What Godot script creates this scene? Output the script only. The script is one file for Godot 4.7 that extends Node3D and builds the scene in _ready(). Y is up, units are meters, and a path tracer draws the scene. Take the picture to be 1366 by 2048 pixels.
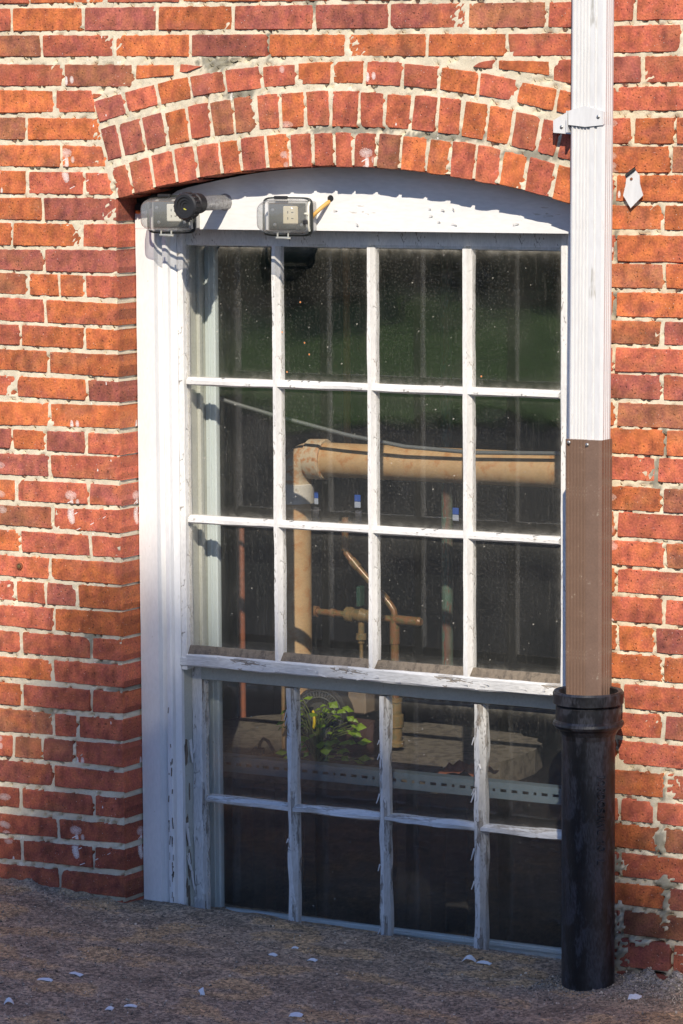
extends Node3D

const LX := -0.645
const RX := 0.636
const ACX := -0.02
const ACY := -0.5
const AR := 2.378
var rng := RandomNumberGenerator.new()
var na := FastNoiseLite.new()
var nb := FastNoiseLite.new()
var wall: Node3D
var mats := {}

# ---------------------------------------------------------------- nodes
func named(called: String, parent: Node) -> String:
	var n := called
	var k := 1
	while parent.has_node(NodePath(n)):
		n = "%s_%03d" % [called, k]
		k += 1
	return n

var counts := {}
func number(called: String, parent: Node) -> String:
	var key := "%d/%s" % [parent.get_instance_id(), called]
	var k: int = counts.get(key, 0)
	counts[key] = k + 1
	return called if k == 0 else "%s_%03d" % [called, k]

func thing(called: String, label: String, category: String, at := Vector3.ZERO, group := "") -> Node3D:
	var o := Node3D.new()
	o.name = number(called, self)
	add_child(o, true)
	o.position = at
	tag(o, label, category, group)
	return o

func tag(o: Node3D, label: String, category: String, group := "") -> void:
	o.set_meta("label", label)
	o.set_meta("category", category)
	o.set_meta("kind", "thing")
	if group != "":
		o.set_meta("group", group)

func commit(st: SurfaceTool, called: String, mat: Material, parent: Node, at := Vector3.ZERO) -> MeshInstance3D:
	st.generate_normals()
	var o := MeshInstance3D.new()
	o.mesh = st.commit()
	o.material_override = mat
	o.name = number(called, parent)
	parent.add_child(o, true)
	o.position = at
	return o

func struct(o: Node3D) -> Node3D:
	o.set_meta("kind", "structure")
	return o

# ---------------------------------------------------------------- shapes
func mb() -> SurfaceTool:
	var st := SurfaceTool.new()
	st.begin(Mesh.PRIMITIVE_TRIANGLES)
	st.set_smooth_group(-1)
	return st

func t3(st: SurfaceTool, a: Vector3, b: Vector3, c: Vector3) -> void:   # counterclockwise seen from outside
	st.add_vertex(a)
	st.add_vertex(c)
	st.add_vertex(b)

func q4(st: SurfaceTool, a: Vector3, b: Vector3, c: Vector3, d: Vector3) -> void:
	t3(st, a, b, c)
	t3(st, a, c, d)

func q4o(st: SurfaceTool, a: Vector3, b: Vector3, c: Vector3, d: Vector3, inside: Vector3) -> void:
	if (c - a).cross(d - b).dot((a + b + c + d) * 0.25 - inside) > 0.0:
		q4(st, a, b, c, d)
	else:
		q4(st, d, c, b, a)

func box(st: SurfaceTool, c: Vector3, s: Vector3, bev := 0.002, b := Basis.IDENTITY) -> void:
	var h := s * 0.5
	bev = minf(bev, minf(h.x, minf(h.y, h.z)) * 0.8)
	var v := {}
	for i in 8:
		var g := Vector3(1 if i & 1 else -1, 1 if i & 2 else -1, 1 if i & 4 else -1)
		for ax in 3:
			var p := g * (h - Vector3.ONE * bev)
			p[ax] = g[ax] * h[ax]
			v[i * 3 + ax] = c + b * p
	for ax in 3:
		var u := 1 << ((ax + 1) % 3)
		var w := 1 << ((ax + 2) % 3)
		for s2 in 2:
			var o := (1 << ax) * s2
			q4o(st, v[o * 3 + ax], v[(o | u) * 3 + ax], v[(o | u | w) * 3 + ax], v[(o | w) * 3 + ax], c)
	for ax in 3:
		var a1 := (ax + 1) % 3
		var a2 := (ax + 2) % 3
		for s1 in 2:
			for s2 in 2:
				var o := (s1 << a1) | (s2 << a2)
				var e := o | (1 << ax)
				q4o(st, v[o * 3 + a1], v[e * 3 + a1], v[e * 3 + a2], v[o * 3 + a2], c)
	for i in 8:
		var a: Vector3 = v[i * 3]
		var d: Vector3 = v[i * 3 + 1]
		var e: Vector3 = v[i * 3 + 2]
		if (d - a).cross(e - a).dot((a + d + e) / 3.0 - c) > 0.0:
			t3(st, a, d, e)
		else:
			t3(st, a, e, d)

func bx(called: String, c: Vector3, s: Vector3, mat: Material, parent: Node, bev := 0.002, b := Basis.IDENTITY) -> MeshInstance3D:
	var st := mb()
	box(st, Vector3.ZERO, s, bev, b)
	return commit(st, called, mat, parent, c)

func frame_of(d: Vector3) -> Array:
	var a := Vector3.UP if absf(d.y) < 0.9 else Vector3.RIGHT
	var u := a.cross(d).normalized()
	return [u, d.cross(u).normalized()]

func tube(st: SurfaceTool, pts: Array, radius, seg := 12, caps := true, grp := 3) -> void:
	var n := pts.size()
	var rings := []
	var u := Vector3.ZERO
	for i in n:
		var d: Vector3 = (pts[mini(i + 1, n - 1)] - pts[maxi(i - 1, 0)]).normalized()
		if i == 0:
			u = frame_of(d)[0]
		u = (u - d * u.dot(d)).normalized()
		var w := d.cross(u)
		var r: float = radius[i] if radius is Array else radius
		var ring := []
		for k in seg:
			var t := TAU * k / seg
			ring.append(pts[i] + (u * cos(t) + w * sin(t)) * r)
		rings.append(ring)
	st.set_smooth_group(grp)
	for i in n - 1:
		var mid: Vector3 = (pts[i] + pts[i + 1]) * 0.5
		for k in seg:
			var k2 := (k + 1) % seg
			q4o(st, rings[i][k], rings[i][k2], rings[i + 1][k2], rings[i + 1][k], mid)
	st.set_smooth_group(-1)
	if caps:
		for e in [0, n - 1]:
			var inn: Vector3 = pts[1] if e == 0 else pts[n - 2]
			for k in seg:
				var a: Vector3 = rings[e][k]
				var b: Vector3 = rings[e][(k + 1) % seg]
				if (a - pts[e]).cross(b - pts[e]).dot(pts[e] - inn) > 0.0:
					t3(st, pts[e], a, b)
				else:
					t3(st, pts[e], b, a)

func lathe(st: SurfaceTool, base: Vector3, axis: Vector3, prof: Array, seg := 24, wob := 0.0) -> void:   # prof: [along, radius] pairs
	var f := frame_of(axis)
	var u: Vector3 = f[0]
	var w: Vector3 = f[1]
	for i in prof.size() - 1:
		st.set_smooth_group(10 + i)
		for k in seg:
			var p := []
			for e in [[i, k], [i, k + 1], [i + 1, k + 1], [i + 1, k]]:
				var t: float = TAU * (e[1] % seg) / seg
				var r: float = prof[e[0]][1]
				if wob > 0.0 and r > 0.0:
					r += na.get_noise_3d(cos(t) * 40.0, sin(t) * 40.0, prof[e[0]][0] * 300.0) * wob
				p.append(base + axis * prof[e[0]][0] + (u * cos(t) + w * sin(t)) * r)
			var dr: float = prof[i + 1][1] - prof[i][1]
			var dh: float = prof[i + 1][0] - prof[i][0]
			var t2 := TAU * (k + 0.5) / seg
			var out := (u * cos(t2) + w * sin(t2)) * dh - axis * dr
			var nrm: Vector3 = (p[2] - p[0]).cross(p[3] - p[1])
			if nrm.dot(out) > 0.0:
				q4(st, p[0], p[1], p[2], p[3])
			else:
				q4(st, p[3], p[2], p[1], p[0])
	st.set_smooth_group(-1)

# a bar of the outline poly (counterclockwise in ex, ey) along dir = ex x ey, cut in n lengths whose edges wander
func bar(st: SurfaceTool, poly: Array, o: Vector3, ex: Vector3, ey: Vector3, length: float, n := 1, jit := 0.0) -> void:
	var dir := ex.cross(ey).normalized()
	var m := poly.size()
	var rings := []
	for i in n + 1:
		var ring := []
		for k in m:
			var p: Vector2 = poly[k]
			var q := o + ex * p.x + ey * p.y + dir * (length * i / n)
			if jit > 0.0:
				var s := q * 60.0
				q += ex * na.get_noise_3d(s.x + k * 31.0, s.y, s.z) * jit + ey * na.get_noise_3d(s.x, s.y + k * 17.0, s.z + 90.0) * jit
			ring.append(q)
		rings.append(ring)
	for i in n:
		for k in m:
			var k2 := (k + 1) % m
			q4(st, rings[i][k], rings[i][k2], rings[i + 1][k2], rings[i + 1][k])
	var flat := PackedVector2Array(poly)
	var tri := Geometry2D.triangulate_polygon(flat)
	for i in range(0, tri.size(), 3):
		var a := tri[i]
		var b := tri[i + 1]
		var c := tri[i + 2]
		if (flat[b] - flat[a]).cross(flat[c] - flat[a]) < 0.0:
			var s := b
			b = c
			c = s
		t3(st, rings[n][a], rings[n][b], rings[n][c])
		t3(st, rings[0][a], rings[0][c], rings[0][b])

# upright bar, outline in x and z seen from above; lying bar along x, outline in y and z
func upright(st: SurfaceTool, poly: Array, y0: float, y1: float, n := 1, jit := 0.0) -> void:
	var p := []
	for q in poly:
		p.append(Vector2(q.y, q.x))
	if not Geometry2D.is_polygon_clockwise(PackedVector2Array(p)):
		bar(st, p, Vector3(0, y0, 0), Vector3(0, 0, 1), Vector3(1, 0, 0), y1 - y0, n, jit)
	else:
		p.reverse()
		bar(st, p, Vector3(0, y0, 0), Vector3(0, 0, 1), Vector3(1, 0, 0), y1 - y0, n, jit)

func lying(st: SurfaceTool, poly: Array, x0: float, x1: float, n := 1, jit := 0.0) -> void:
	var p := poly.duplicate()
	if Geometry2D.is_polygon_clockwise(PackedVector2Array(p)):
		p.reverse()
	bar(st, p, Vector3(x0, 0, 0), Vector3(0, 1, 0), Vector3(0, 0, 1), x1 - x0, n, jit)

func R2(a0: float, b0: float, a1: float, b1: float, ch := 0.0015) -> Array:
	return [Vector2(a0 + ch, b0), Vector2(a1 - ch, b0), Vector2(a1, b0 + ch), Vector2(a1, b1 - ch), Vector2(a1 - ch, b1), Vector2(a0 + ch, b1), Vector2(a0, b1 - ch), Vector2(a0, b0 + ch)]

# ---------------------------------------------------------------- textures
func noise_bytes(size: int, type: int, freq: float, seed_: int, oct := 4, stretch := 1.0) -> PackedByteArray:
	var n := FastNoiseLite.new()
	n.noise_type = type as FastNoiseLite.NoiseType
	n.seed = seed_
	n.frequency = freq
	n.fractal_octaves = oct
	if oct <= 1:
		n.fractal_type = FastNoiseLite.FRACTAL_NONE
	if type == FastNoiseLite.TYPE_CELLULAR:
		n.cellular_return_type = FastNoiseLite.RETURN_DISTANCE2_SUB
	var h := int(size / stretch)
	var im := n.get_seamless_image(size, h)
	if h != size:
		im.resize(size, size, Image.INTERPOLATE_CUBIC)
	im.convert(Image.FORMAT_L8)
	return im.get_data()

func tex(size: int, bytes: PackedByteArray, fmt := Image.FORMAT_RGB8) -> ImageTexture:
	return ImageTexture.create_from_image(Image.create_from_data(size, size, false, fmt, bytes))

func sm(a: float, b: float, x: float) -> float:
	var t := clampf((x - a) / (b - a), 0.0, 1.0)
	return t * t * (3.0 - 2.0 * t)

func plain(c: Color, rough := 0.7, metal := 0.0) -> StandardMaterial3D:
	var m := StandardMaterial3D.new()
	m.albedo_color = c.linear_to_srgb()
	m.roughness = rough
	m.metallic = metal
	return m

func triplanar(m: StandardMaterial3D, scale: float) -> void:
	m.uv1_triplanar = true
	m.uv1_world_triplanar = true
	m.uv1_scale = Vector3.ONE * scale

# a worn surface: base colour, a second colour that shows through where the worn pattern passes cut, and a relief
func worn(base: Color, under: Color, cut: float, soft: float, scale: float, rough: float, seed_: int, relief: float, cracks := 0.0, stretch := 1.0, dirt := 0.12, turned := false) -> StandardMaterial3D:
	var s := 512
	var a := noise_bytes(s, FastNoiseLite.TYPE_SIMPLEX, 0.012, seed_, 5, stretch)
	var b := noise_bytes(s, FastNoiseLite.TYPE_SIMPLEX, 0.09, seed_ + 1, 3, stretch)
	var c := noise_bytes(s, FastNoiseLite.TYPE_CELLULAR, 0.03, seed_ + 2, 1, minf(stretch, 2.0))
	var out := PackedByteArray()
	var hgt := PackedByteArray()
	out.resize(s * s * 3)
	hgt.resize(s * s)
	for n in s * s:
		var i := (n % s) * s + n / s if turned else n
		var x := a[n] / 255.0
		var y := b[n] / 255.0
		var z := c[n] / 255.0
		var w := sm(cut, cut + soft, x * 0.72 + y * 0.28)
		var k := 0.0
		if cracks > 0.0:
			k = (1.0 - sm(0.0, 0.10, z)) * sm(0.62 - cracks, 0.78 - cracks * 0.5, x * 0.6 + (1.0 - y) * 0.4)
		var shade := 1.0 - dirt * (1.0 - y) - dirt * 0.8 * (1.0 - x)
		var col := base.lerp(under, w) * shade
		col = col.lerp(under * 0.35, k * 0.85)
		var g := col.linear_to_srgb()
		out[i * 3] = clampi(int(g.r * 255.0), 0, 255)
		out[i * 3 + 1] = clampi(int(g.g * 255.0), 0, 255)
		out[i * 3 + 2] = clampi(int(g.b * 255.0), 0, 255)
		hgt[i] = clampi(int(200.0 - 120.0 * w - 130.0 * k + 40.0 * (y - 0.5)), 0, 255)
	var m := StandardMaterial3D.new()
	m.albedo_texture = tex(s, out)
	m.roughness = rough
	if relief > 0.0:
		m.heightmap_enabled = true
		m.heightmap_scale = relief
		m.heightmap_texture = tex(s, hgt, Image.FORMAT_L8)
	triplanar(m, scale)
	return m

func brick_material() -> StandardMaterial3D:
	var s := 1024
	var fine := noise_bytes(s, FastNoiseLite.TYPE_SIMPLEX, 0.10, 11, 3)
	var crease := noise_bytes(s, FastNoiseLite.TYPE_SIMPLEX, 0.022, 15, 3, 0.4)
	var mid := noise_bytes(s, FastNoiseLite.TYPE_SIMPLEX, 0.02, 12, 4)
	var smear := noise_bytes(s, FastNoiseLite.TYPE_SIMPLEX, 0.03, 13, 4, 4.0)
	var pit := noise_bytes(s, FastNoiseLite.TYPE_SIMPLEX, 0.055, 14, 2)
	var out := PackedByteArray()
	var hgt := PackedByteArray()
	out.resize(s * s * 3)
	hgt.resize(s * s)
	for i in s * s:
		var f := fine[i] / 255.0
		var m := mid[i] / 255.0
		var e := smear[i] / 255.0
		var p := sm(0.795, 0.85, pit[i] / 255.0 * 0.85 + f * 0.15) * sm(0.15, 0.5, e)
		var v := 0.42 + 0.36 * f + 0.26 * m + 0.12 * e
		v *= 1.0 - 0.6 * p
		var line := (1.0 - sm(0.0, 0.035, absf(crease[i] / 255.0 - 0.5))) * sm(0.55, 0.7, m)
		v *= 1.0 - 0.6 * line
		var pale := sm(0.72, 0.84, f) * 0.16
		var warm := (m - 0.5) * 0.25
		var g := Color(v * (1.0 + warm * 0.3) + pale, v * (1.0 + warm) + pale, v * (1.0 - warm) + pale).linear_to_srgb()
		out[i * 3] = clampi(int(g.r * 255.0), 0, 255)
		out[i * 3 + 1] = clampi(int(g.g * 255.0), 0, 255)
		out[i * 3 + 2] = clampi(int(g.b * 255.0), 0, 255)
		hgt[i] = clampi(int(90.0 + 60.0 * f + 60.0 * m + 40.0 * e - 150.0 * p - 60.0 * line), 0, 255)
	var mt := StandardMaterial3D.new()
	mt.vertex_color_use_as_albedo = true
	mt.albedo_texture = tex(s, out)
	mt.roughness = 0.88
	mt.heightmap_enabled = true
	mt.heightmap_scale = 0.2
	mt.heightmap_texture = tex(s, hgt, Image.FORMAT_L8)
	triplanar(mt, 1.15)
	return mt

# white drips, strokes, specks and lime smears on the wall, laid over bricks and mortar: x from -1.2 to 1.2, y from 2.4 down to -0.2
func splash_mask() -> ImageTexture:
	var w := 1200
	var h := 1300
	var im := Image.create(w, h, false, Image.FORMAT_L8)
	var r := RandomNumberGenerator.new()
	r.seed = 77
	var put := func(x: float, y: float, v: float):
		var px := int((x + 1.2) * 500.0)
		var py := int((2.4 - y) * 500.0)
		if px >= 0 and py >= 0 and px < w and py < h:
			var o := im.get_pixel(px, py).r
			im.set_pixel(px, py, Color(maxf(o, v), 0, 0))
	for i in 1500:      # specks
		var x := r.randf_range(-1.2, 1.2)
		var y := r.randf_range(-0.2, 2.4)
		var v := r.randf_range(0.35, 0.95)
		put.call(x, y, v)
		if r.randf() < 0.3:
			put.call(x + 0.002, y, v * 0.8)
			put.call(x, y - 0.002, v * 0.8)
	var strokes := [[-0.181, 2.28, -0.182, 2.213, 2.0], [-0.275, 2.1, -0.276, 2.07, 1.6], [-0.178, 2.121, -0.179, 2.093, 1.6], [-0.187, 1.941, -0.188, 1.893, 1.4], [-0.045, 2.037, -0.046, 2.019, 1.4], [-0.252, 2.263, -0.255, 2.233, 1.0], [-1.025, 0.248, -0.991, 0.268, 3.5], [-0.969, 0.168, -0.947, 0.18, 2.6], [-0.834, 0.094, -0.806, 0.11, 2.4], [-0.961, 0.044, -0.921, 0.062, 1.7], [-0.764, 0.521, -0.765, 0.508, 3.4], [-0.729, 0.148, -0.706, 0.163, 1.4], [0.742, 2.248, 0.742, 2.214, 3.0], [0.74, 2.043, 0.737, 2.011, 2.8], [0.742, 2.191, 0.747, 2.168, 2.4], [-0.686, 1.187, -0.685, 1.167, 2.4], [-0.653, 0.599, -0.652, 0.587, 2.0]]
	for s in strokes:
		for i in 60:
			var t := i / 59.0
			var wd: float = s[4] * 0.001 * (0.5 + 0.7 * absf(na.get_noise_1d(i * 9.0 + s[0] * 400.0)))
			for j in 7:
				put.call(lerpf(s[0], s[2], t) + wd * (j / 3.0 - 1.0) * (1.0 if absf(s[2] - s[0]) < 0.01 else 0.25), lerpf(s[1], s[3], t) + (0.0 if absf(s[2] - s[0]) < 0.01 else wd * (j / 3.0 - 1.0)), 0.9 if na.get_noise_1d(i * 23.0) > -0.35 else 0.2)
	var smears := [[-0.985, 0.237, 0.012, 0.04, 0.95], [-1.003, 0.168, 0.022, 0.045, 0.9], [-0.992, 0.126, 0.02, 0.03, 0.75], [-0.936, 0.261, 0.012, 0.02, 0.5], [-0.993, 0.312, 0.04, 0.028, 0.55], [-0.981, 0.853, 0.011, 0.028, 0.85], [-0.934, 0.86, 0.012, 0.022, 0.7], [0.809, 2.241, 0.014, 0.014, 0.7], [0.735, 1.969, 0.013, 0.015, 0.75], [0.79, 0.514, 0.045, 0.022, 0.38], [0.78, 0.298, 0.03, 0.02, 0.4], [0.81, 0.289, 0.025, 0.02, 0.3], [0.804, 0.222, 0.028, 0.022, 0.36], [0.817, 0.169, 0.03, 0.022, 0.36], [0.756, 0.973, 0.02, 0.018, 0.4], [0.763, 0.915, 0.016, 0.02, 0.45], [0.858, 0.025, 0.007, 0.02, 0.8], [0.77, 2.06, 0.03, 0.02, 0.3], [0.75, 2.2, 0.03, 0.018, 0.4]]
	for s in smears:
		for i in 4200:
			var a := r.randf() * TAU
			var q := sqrt(r.randf()) * 1.25
			var x: float = s[0] + cos(a) * q * s[2]
			var y: float = s[1] + sin(a) * q * s[3]
			var v := 0.5 + na.get_noise_2d(x * 2600.0, y * 1500.0 + x * 900.0)
			if v > 0.25 + 0.38 * q:
				put.call(x, y, s[4] * (1.0 - 0.25 * q))
	return ImageTexture.create_from_image(im)

func glass(alpha := 0.04) -> StandardMaterial3D:
	var m := StandardMaterial3D.new()
	m.transparency = BaseMaterial3D.TRANSPARENCY_ALPHA
	m.albedo_color = Color(0.9, 0.95, 0.93, alpha)
	m.roughness = 0.02
	m.metallic_specular = 0.7
	var n := FastNoiseLite.new()
	n.seed = 4
	n.frequency = 0.012
	n.fractal_octaves = 2
	var im := n.get_seamless_image(256, 256)
	im.convert(Image.FORMAT_L8)
	m.heightmap_enabled = true
	m.heightmap_scale = 0.045
	m.heightmap_texture = ImageTexture.create_from_image(im)
	m.uv1_scale = Vector3(2.2, 2.2, 1.0)
	return m

# settled dust, dried runs and specks on the panes
func dust_material() -> StandardMaterial3D:
	var s := 1024
	var big := noise_bytes(s, FastNoiseLite.TYPE_SIMPLEX, 0.006, 31, 4)
	var runs := noise_bytes(s, FastNoiseLite.TYPE_SIMPLEX, 0.05, 32, 3, 0.0625 * 0.0 + 1.0)
	var fine := noise_bytes(s, FastNoiseLite.TYPE_SIMPLEX, 0.22, 33, 2)
	var out := PackedByteArray()
	out.resize(s * s * 4)
	var n := FastNoiseLite.new()
	n.seed = 5
	n.frequency = 1.0
	for y in s:
		for x in s:
			var i := y * s + x
			var run := n.get_noise_2d(x * 0.2, y * 0.012)
			var a := 0.004 + 0.014 * sm(0.35, 0.75, big[i] / 255.0) + 0.030 * sm(0.25, 0.6, run) * (0.4 + 0.6 * runs[i] / 255.0)
			a *= 0.5 + fine[i] / 255.0
			var wx := x * 1.95 / s - 0.6
			var wy := 1.8 - y * 1.95 / s
			var dv := 9.0
			var dh := 9.0
			for q in ([-0.526, -0.2585, 0.013, 0.279, 0.537] if wy > 0.6 else [-0.513, -0.2525, 0.015, 0.2835, 0.523]):
				dv = minf(dv, absf(wx - q))
			for q in [1.678, 0.645, 0.557, -0.06]:
				dh = minf(dh, absf(wy - q))
			for q in [1.332, 0.9795, 0.247]:
				dh = minf(dh, absf(wy - q - 0.006))
			a += (0.16 * exp(-(dv - 0.008) / 0.006) + 0.20 * exp(-(dh - 0.008) / 0.009)) * (0.15 + 0.85 * runs[i] / 255.0)
			a += 0.045 * sm(0.76, 0.86, fine[i] / 255.0)
			out[i * 4] = 205
			out[i * 4 + 1] = 200
			out[i * 4 + 2] = 188
			out[i * 4 + 3] = clampi(int(a * 255.0), 0, 255)
	var r := RandomNumberGenerator.new()
	r.seed = 9
	for k in 620:
		var x := r.randi_range(2, s - 3)
		var y := r.randi_range(2, s - 3)
		var v := r.randi_range(40, 170)
		out[(y * s + x) * 4 + 3] = v
		if r.randf() < 0.35:
			out[(y * s + x + 1) * 4 + 3] = v
			out[((y + 1) * s + x) * 4 + 3] = v / 2
	for k in 7:         # orange flecks
		var x := r.randi_range(90, 560)
		var y := r.randi_range(80, 240)
		for d in [[0, 0], [1, 0], [0, 1], [1, 1]]:
			var i: int = (y + d[1]) * s + x + d[0]
			out[i * 4] = 230
			out[i * 4 + 1] = 130
			out[i * 4 + 2] = 60
			out[i * 4 + 3] = 220
	var m := StandardMaterial3D.new()
	m.albedo_texture = tex(s, out, Image.FORMAT_RGBA8)
	m.transparency = BaseMaterial3D.TRANSPARENCY_ALPHA
	m.roughness = 0.9
	m.metallic_specular = 0.2
	return m

func ground_material() -> StandardMaterial3D:
	var s := 1024
	var a := noise_bytes(s, FastNoiseLite.TYPE_CELLULAR, 0.07, 51, 1)
	var cn := FastNoiseLite.new()
	cn.noise_type = FastNoiseLite.TYPE_CELLULAR
	cn.seed = 51
	cn.frequency = 0.07
	cn.fractal_type = FastNoiseLite.FRACTAL_NONE
	cn.cellular_return_type = FastNoiseLite.RETURN_CELL_VALUE
	var ci := cn.get_seamless_image(s, s)
	ci.convert(Image.FORMAT_L8)
	var cell := ci.get_data()
	var b := noise_bytes(s, FastNoiseLite.TYPE_SIMPLEX, 0.16, 52, 3)
	var c := noise_bytes(s, FastNoiseLite.TYPE_SIMPLEX, 0.015, 53, 4)
	var out := PackedByteArray()
	var hgt := PackedByteArray()
	out.resize(s * s * 3)
	hgt.resize(s * s)
	for i in s * s:
		var z := a[i] / 255.0
		var y := b[i] / 255.0
		var x := c[i] / 255.0
		var v := 0.30 + 0.40 * y + 0.25 * (x - 0.5) + 0.62 * (cell[i] / 255.0 - 0.35) - 0.30 * (1.0 - sm(0.0, 0.25, z))
		v += 0.4 * sm(0.72, 0.85, y)
		v = clampf(v, 0.05, 1.0)
		var g := Color(v, v * 0.98, v * 0.95).linear_to_srgb()
		out[i * 3] = clampi(int(g.r * 255.0), 0, 255)
		out[i * 3 + 1] = clampi(int(g.g * 255.0), 0, 255)
		out[i * 3 + 2] = clampi(int(g.b * 255.0), 0, 255)
		hgt[i] = clampi(int(60.0 + 110.0 * sm(0.0, 0.4, z) + 70.0 * (y - 0.4)), 0, 255)
	var m := StandardMaterial3D.new()
	m.vertex_color_use_as_albedo = true
	m.albedo_texture = tex(s, out)
	m.roughness = 0.93
	m.heightmap_enabled = true
	m.heightmap_scale = 0.28
	m.heightmap_texture = tex(s, hgt, Image.FORMAT_L8)
	triplanar(m, 2.1)
	return m

func make_materials() -> void:
	mats.splash = splash_mask()
	var white := Image.create(4, 4, false, Image.FORMAT_RGB8)
	white.fill(Color(0.93, 0.92, 0.9))
	var white_tex := ImageTexture.create_from_image(white)
	mats.brick = brick_material()
	var mo := worn(Color(0.98, 0.98, 0.98), Color(0.74, 0.74, 0.74), 0.6, 0.2, 3.0, 0.95, 21, 0.14, 0.0, 1.0, 0.16)
	mo.vertex_color_use_as_albedo = true
	mats.mortar = mo
	for m in [mats.brick, mats.mortar]:
		m.detail_enabled = true
		m.detail_blend_mode = BaseMaterial3D.BLEND_MODE_MIX
		m.detail_uv_layer = BaseMaterial3D.DETAIL_UV_2
		m.detail_albedo = white_tex
		m.detail_mask = mats.splash
	mats.paint = worn(Color(0.80, 0.80, 0.80), Color(0.60, 0.57, 0.52), 0.84, 0.06, 2.2, 0.5, 61, 0.04, 0.0, 3.0, 0.08)
	mats.board = worn(Color(0.80, 0.80, 0.80), Color(0.55, 0.52, 0.48), 0.83, 0.04, 2.0, 0.5, 60, 0.05, 0.0, 4.0, 0.1, true)
	mats.sash = worn(Color(0.80, 0.79, 0.77), Color(0.34, 0.30, 0.25), 0.80, 0.05, 3.1, 0.6, 64, 0.10, 0.05, 3.0, 0.16)
	mats.sash_lying = worn(Color(0.80, 0.79, 0.77), Color(0.34, 0.30, 0.25), 0.79, 0.05, 3.1, 0.6, 65, 0.10, 0.05, 3.0, 0.16, true)
	mats.peel = worn(Color(0.76, 0.76, 0.75), Color(0.28, 0.245, 0.21), 0.69, 0.03, 3.4, 0.65, 67, 0.25, 0.10, 5.0, 0.22)
	mats.peel_lying = worn(Color(0.76, 0.76, 0.75), Color(0.30, 0.26, 0.215), 0.70, 0.03, 3.4, 0.65, 68, 0.25, 0.04, 5.0, 0.22, true)
	mats.bare = worn(Color(0.26, 0.21, 0.155), Color(0.13, 0.105, 0.08), 0.5, 0.2, 4.0, 0.8, 70, 0.1, 0.3, 1.0, 0.3)
	mats.inner = worn(Color(0.52, 0.53, 0.47), Color(0.40, 0.36, 0.30), 0.8, 0.1, 2.0, 0.5, 72, 0.0, 0.0, 1.0, 0.14)
	mats.alu = plain(Color(0.50, 0.56, 0.55), 0.45, 0.0)
	mats.glass = glass(0.003)
	mats.dust = dust_material()
	mats.white_metal = worn(Color(0.69, 0.69, 0.695), Color(0.42, 0.41, 0.38), 0.76, 0.12, 1.6, 0.38, 75, 0.0, 0.0, 5.0, 0.10)
	mats.brown_metal = worn(Color(0.195, 0.125, 0.092), Color(0.30, 0.24, 0.19), 0.80, 0.05, 2.6, 0.42, 78, 0.0, 0.0, 1.0, 0.16)
	mats.iron = worn(Color(0.012, 0.012, 0.014), Color(0.052, 0.054, 0.066), 0.42, 0.3, 4.0, 0.42, 81, 0.10, 0.0, 4.0, 0.5)  # blue-grey streaks: mottled iron, with its bluish sheen painted into the colour
	mats.black = plain(Color(0.015, 0.015, 0.017), 0.55)
	mats.steel = plain(Color(0.45, 0.44, 0.42), 0.4, 0.9)
	mats.foil = worn(Color(0.62, 0.62, 0.63), Color(0.40, 0.39, 0.38), 0.55, 0.1, 9.0, 0.32, 84, 0.25, 0.5, 1.0, 0.25)
	mats.foil.metallic = 0.6
	mats.greybox = plain(Color(0.46, 0.46, 0.45), 0.55)
	mats.gasket = plain(Color(0.018, 0.022, 0.02), 0.5)
	mats.cream = plain(Color(0.62, 0.54, 0.36), 0.4)
	mats.socket_white = plain(Color(0.72, 0.70, 0.60), 0.4)
	var cover := plain(Color(0.50, 0.50, 0.46), 0.14)
	cover.transparency = BaseMaterial3D.TRANSPARENCY_ALPHA
	cover.albedo_color.a = 0.24
	mats.cover = cover
	mats.pvc = worn(Color(0.54, 0.36, 0.18), Color(0.42, 0.20, 0.07), 0.50, 0.3, 2.4, 0.5, 87, 0.0, 0.0, 1.0, 0.2)
	mats.pvc_hub = worn(Color(0.58, 0.48, 0.33), Color(0.45, 0.20, 0.07), 0.45, 0.25, 6.0, 0.5, 90, 0.0, 0.0, 1.0, 0.2)
	mats.pvc_white = worn(Color(0.60, 0.57, 0.50), Color(0.45, 0.32, 0.18), 0.66, 0.2, 5.0, 0.5, 91, 0.0, 0.0, 1.0, 0.2)
	mats.copper = worn(Color(0.27, 0.125, 0.05), Color(0.14, 0.125, 0.05), 0.52, 0.1, 7.0, 0.34, 93, 0.0, 0.0, 1.0, 0.3)
	mats.copper.metallic = 0.15
	mats.brass = worn(Color(0.26, 0.17, 0.07), Color(0.13, 0.12, 0.06), 0.5, 0.15, 9.0, 0.4, 96, 0.0, 0.0, 1.0, 0.3)
	mats.brass.metallic = 0.15
	mats.verdigris = worn(Color(0.095, 0.17, 0.125), Color(0.17, 0.055, 0.035), 0.50, 0.06, 2.4, 0.7, 99, 0.1, 0.0, 5.0, 0.4)
	mats.rust = worn(Color(0.30, 0.095, 0.04), Color(0.17, 0.06, 0.03), 0.5, 0.2, 5.0, 0.8, 102, 0.0, 0.0, 1.0, 0.3)
	mats.concrete = worn(Color(0.17, 0.148, 0.115), Color(0.075, 0.064, 0.05), 0.45, 0.2, 4.0, 0.9, 105, 0.08, 0.0, 1.0, 0.35)
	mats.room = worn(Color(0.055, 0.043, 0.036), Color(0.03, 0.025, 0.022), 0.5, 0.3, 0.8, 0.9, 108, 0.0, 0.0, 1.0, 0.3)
	mats.ground = ground_material()

# ---------------------------------------------------------------- the brick wall
func tone(c: String) -> Color:
	match c:
		"o": return Color(0.60, 0.165, 0.056)
		"p": return Color(0.41, 0.118, 0.080)
		"b": return Color(0.40, 0.145, 0.074)
	return Color(0.55, 0.142, 0.076)

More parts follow.
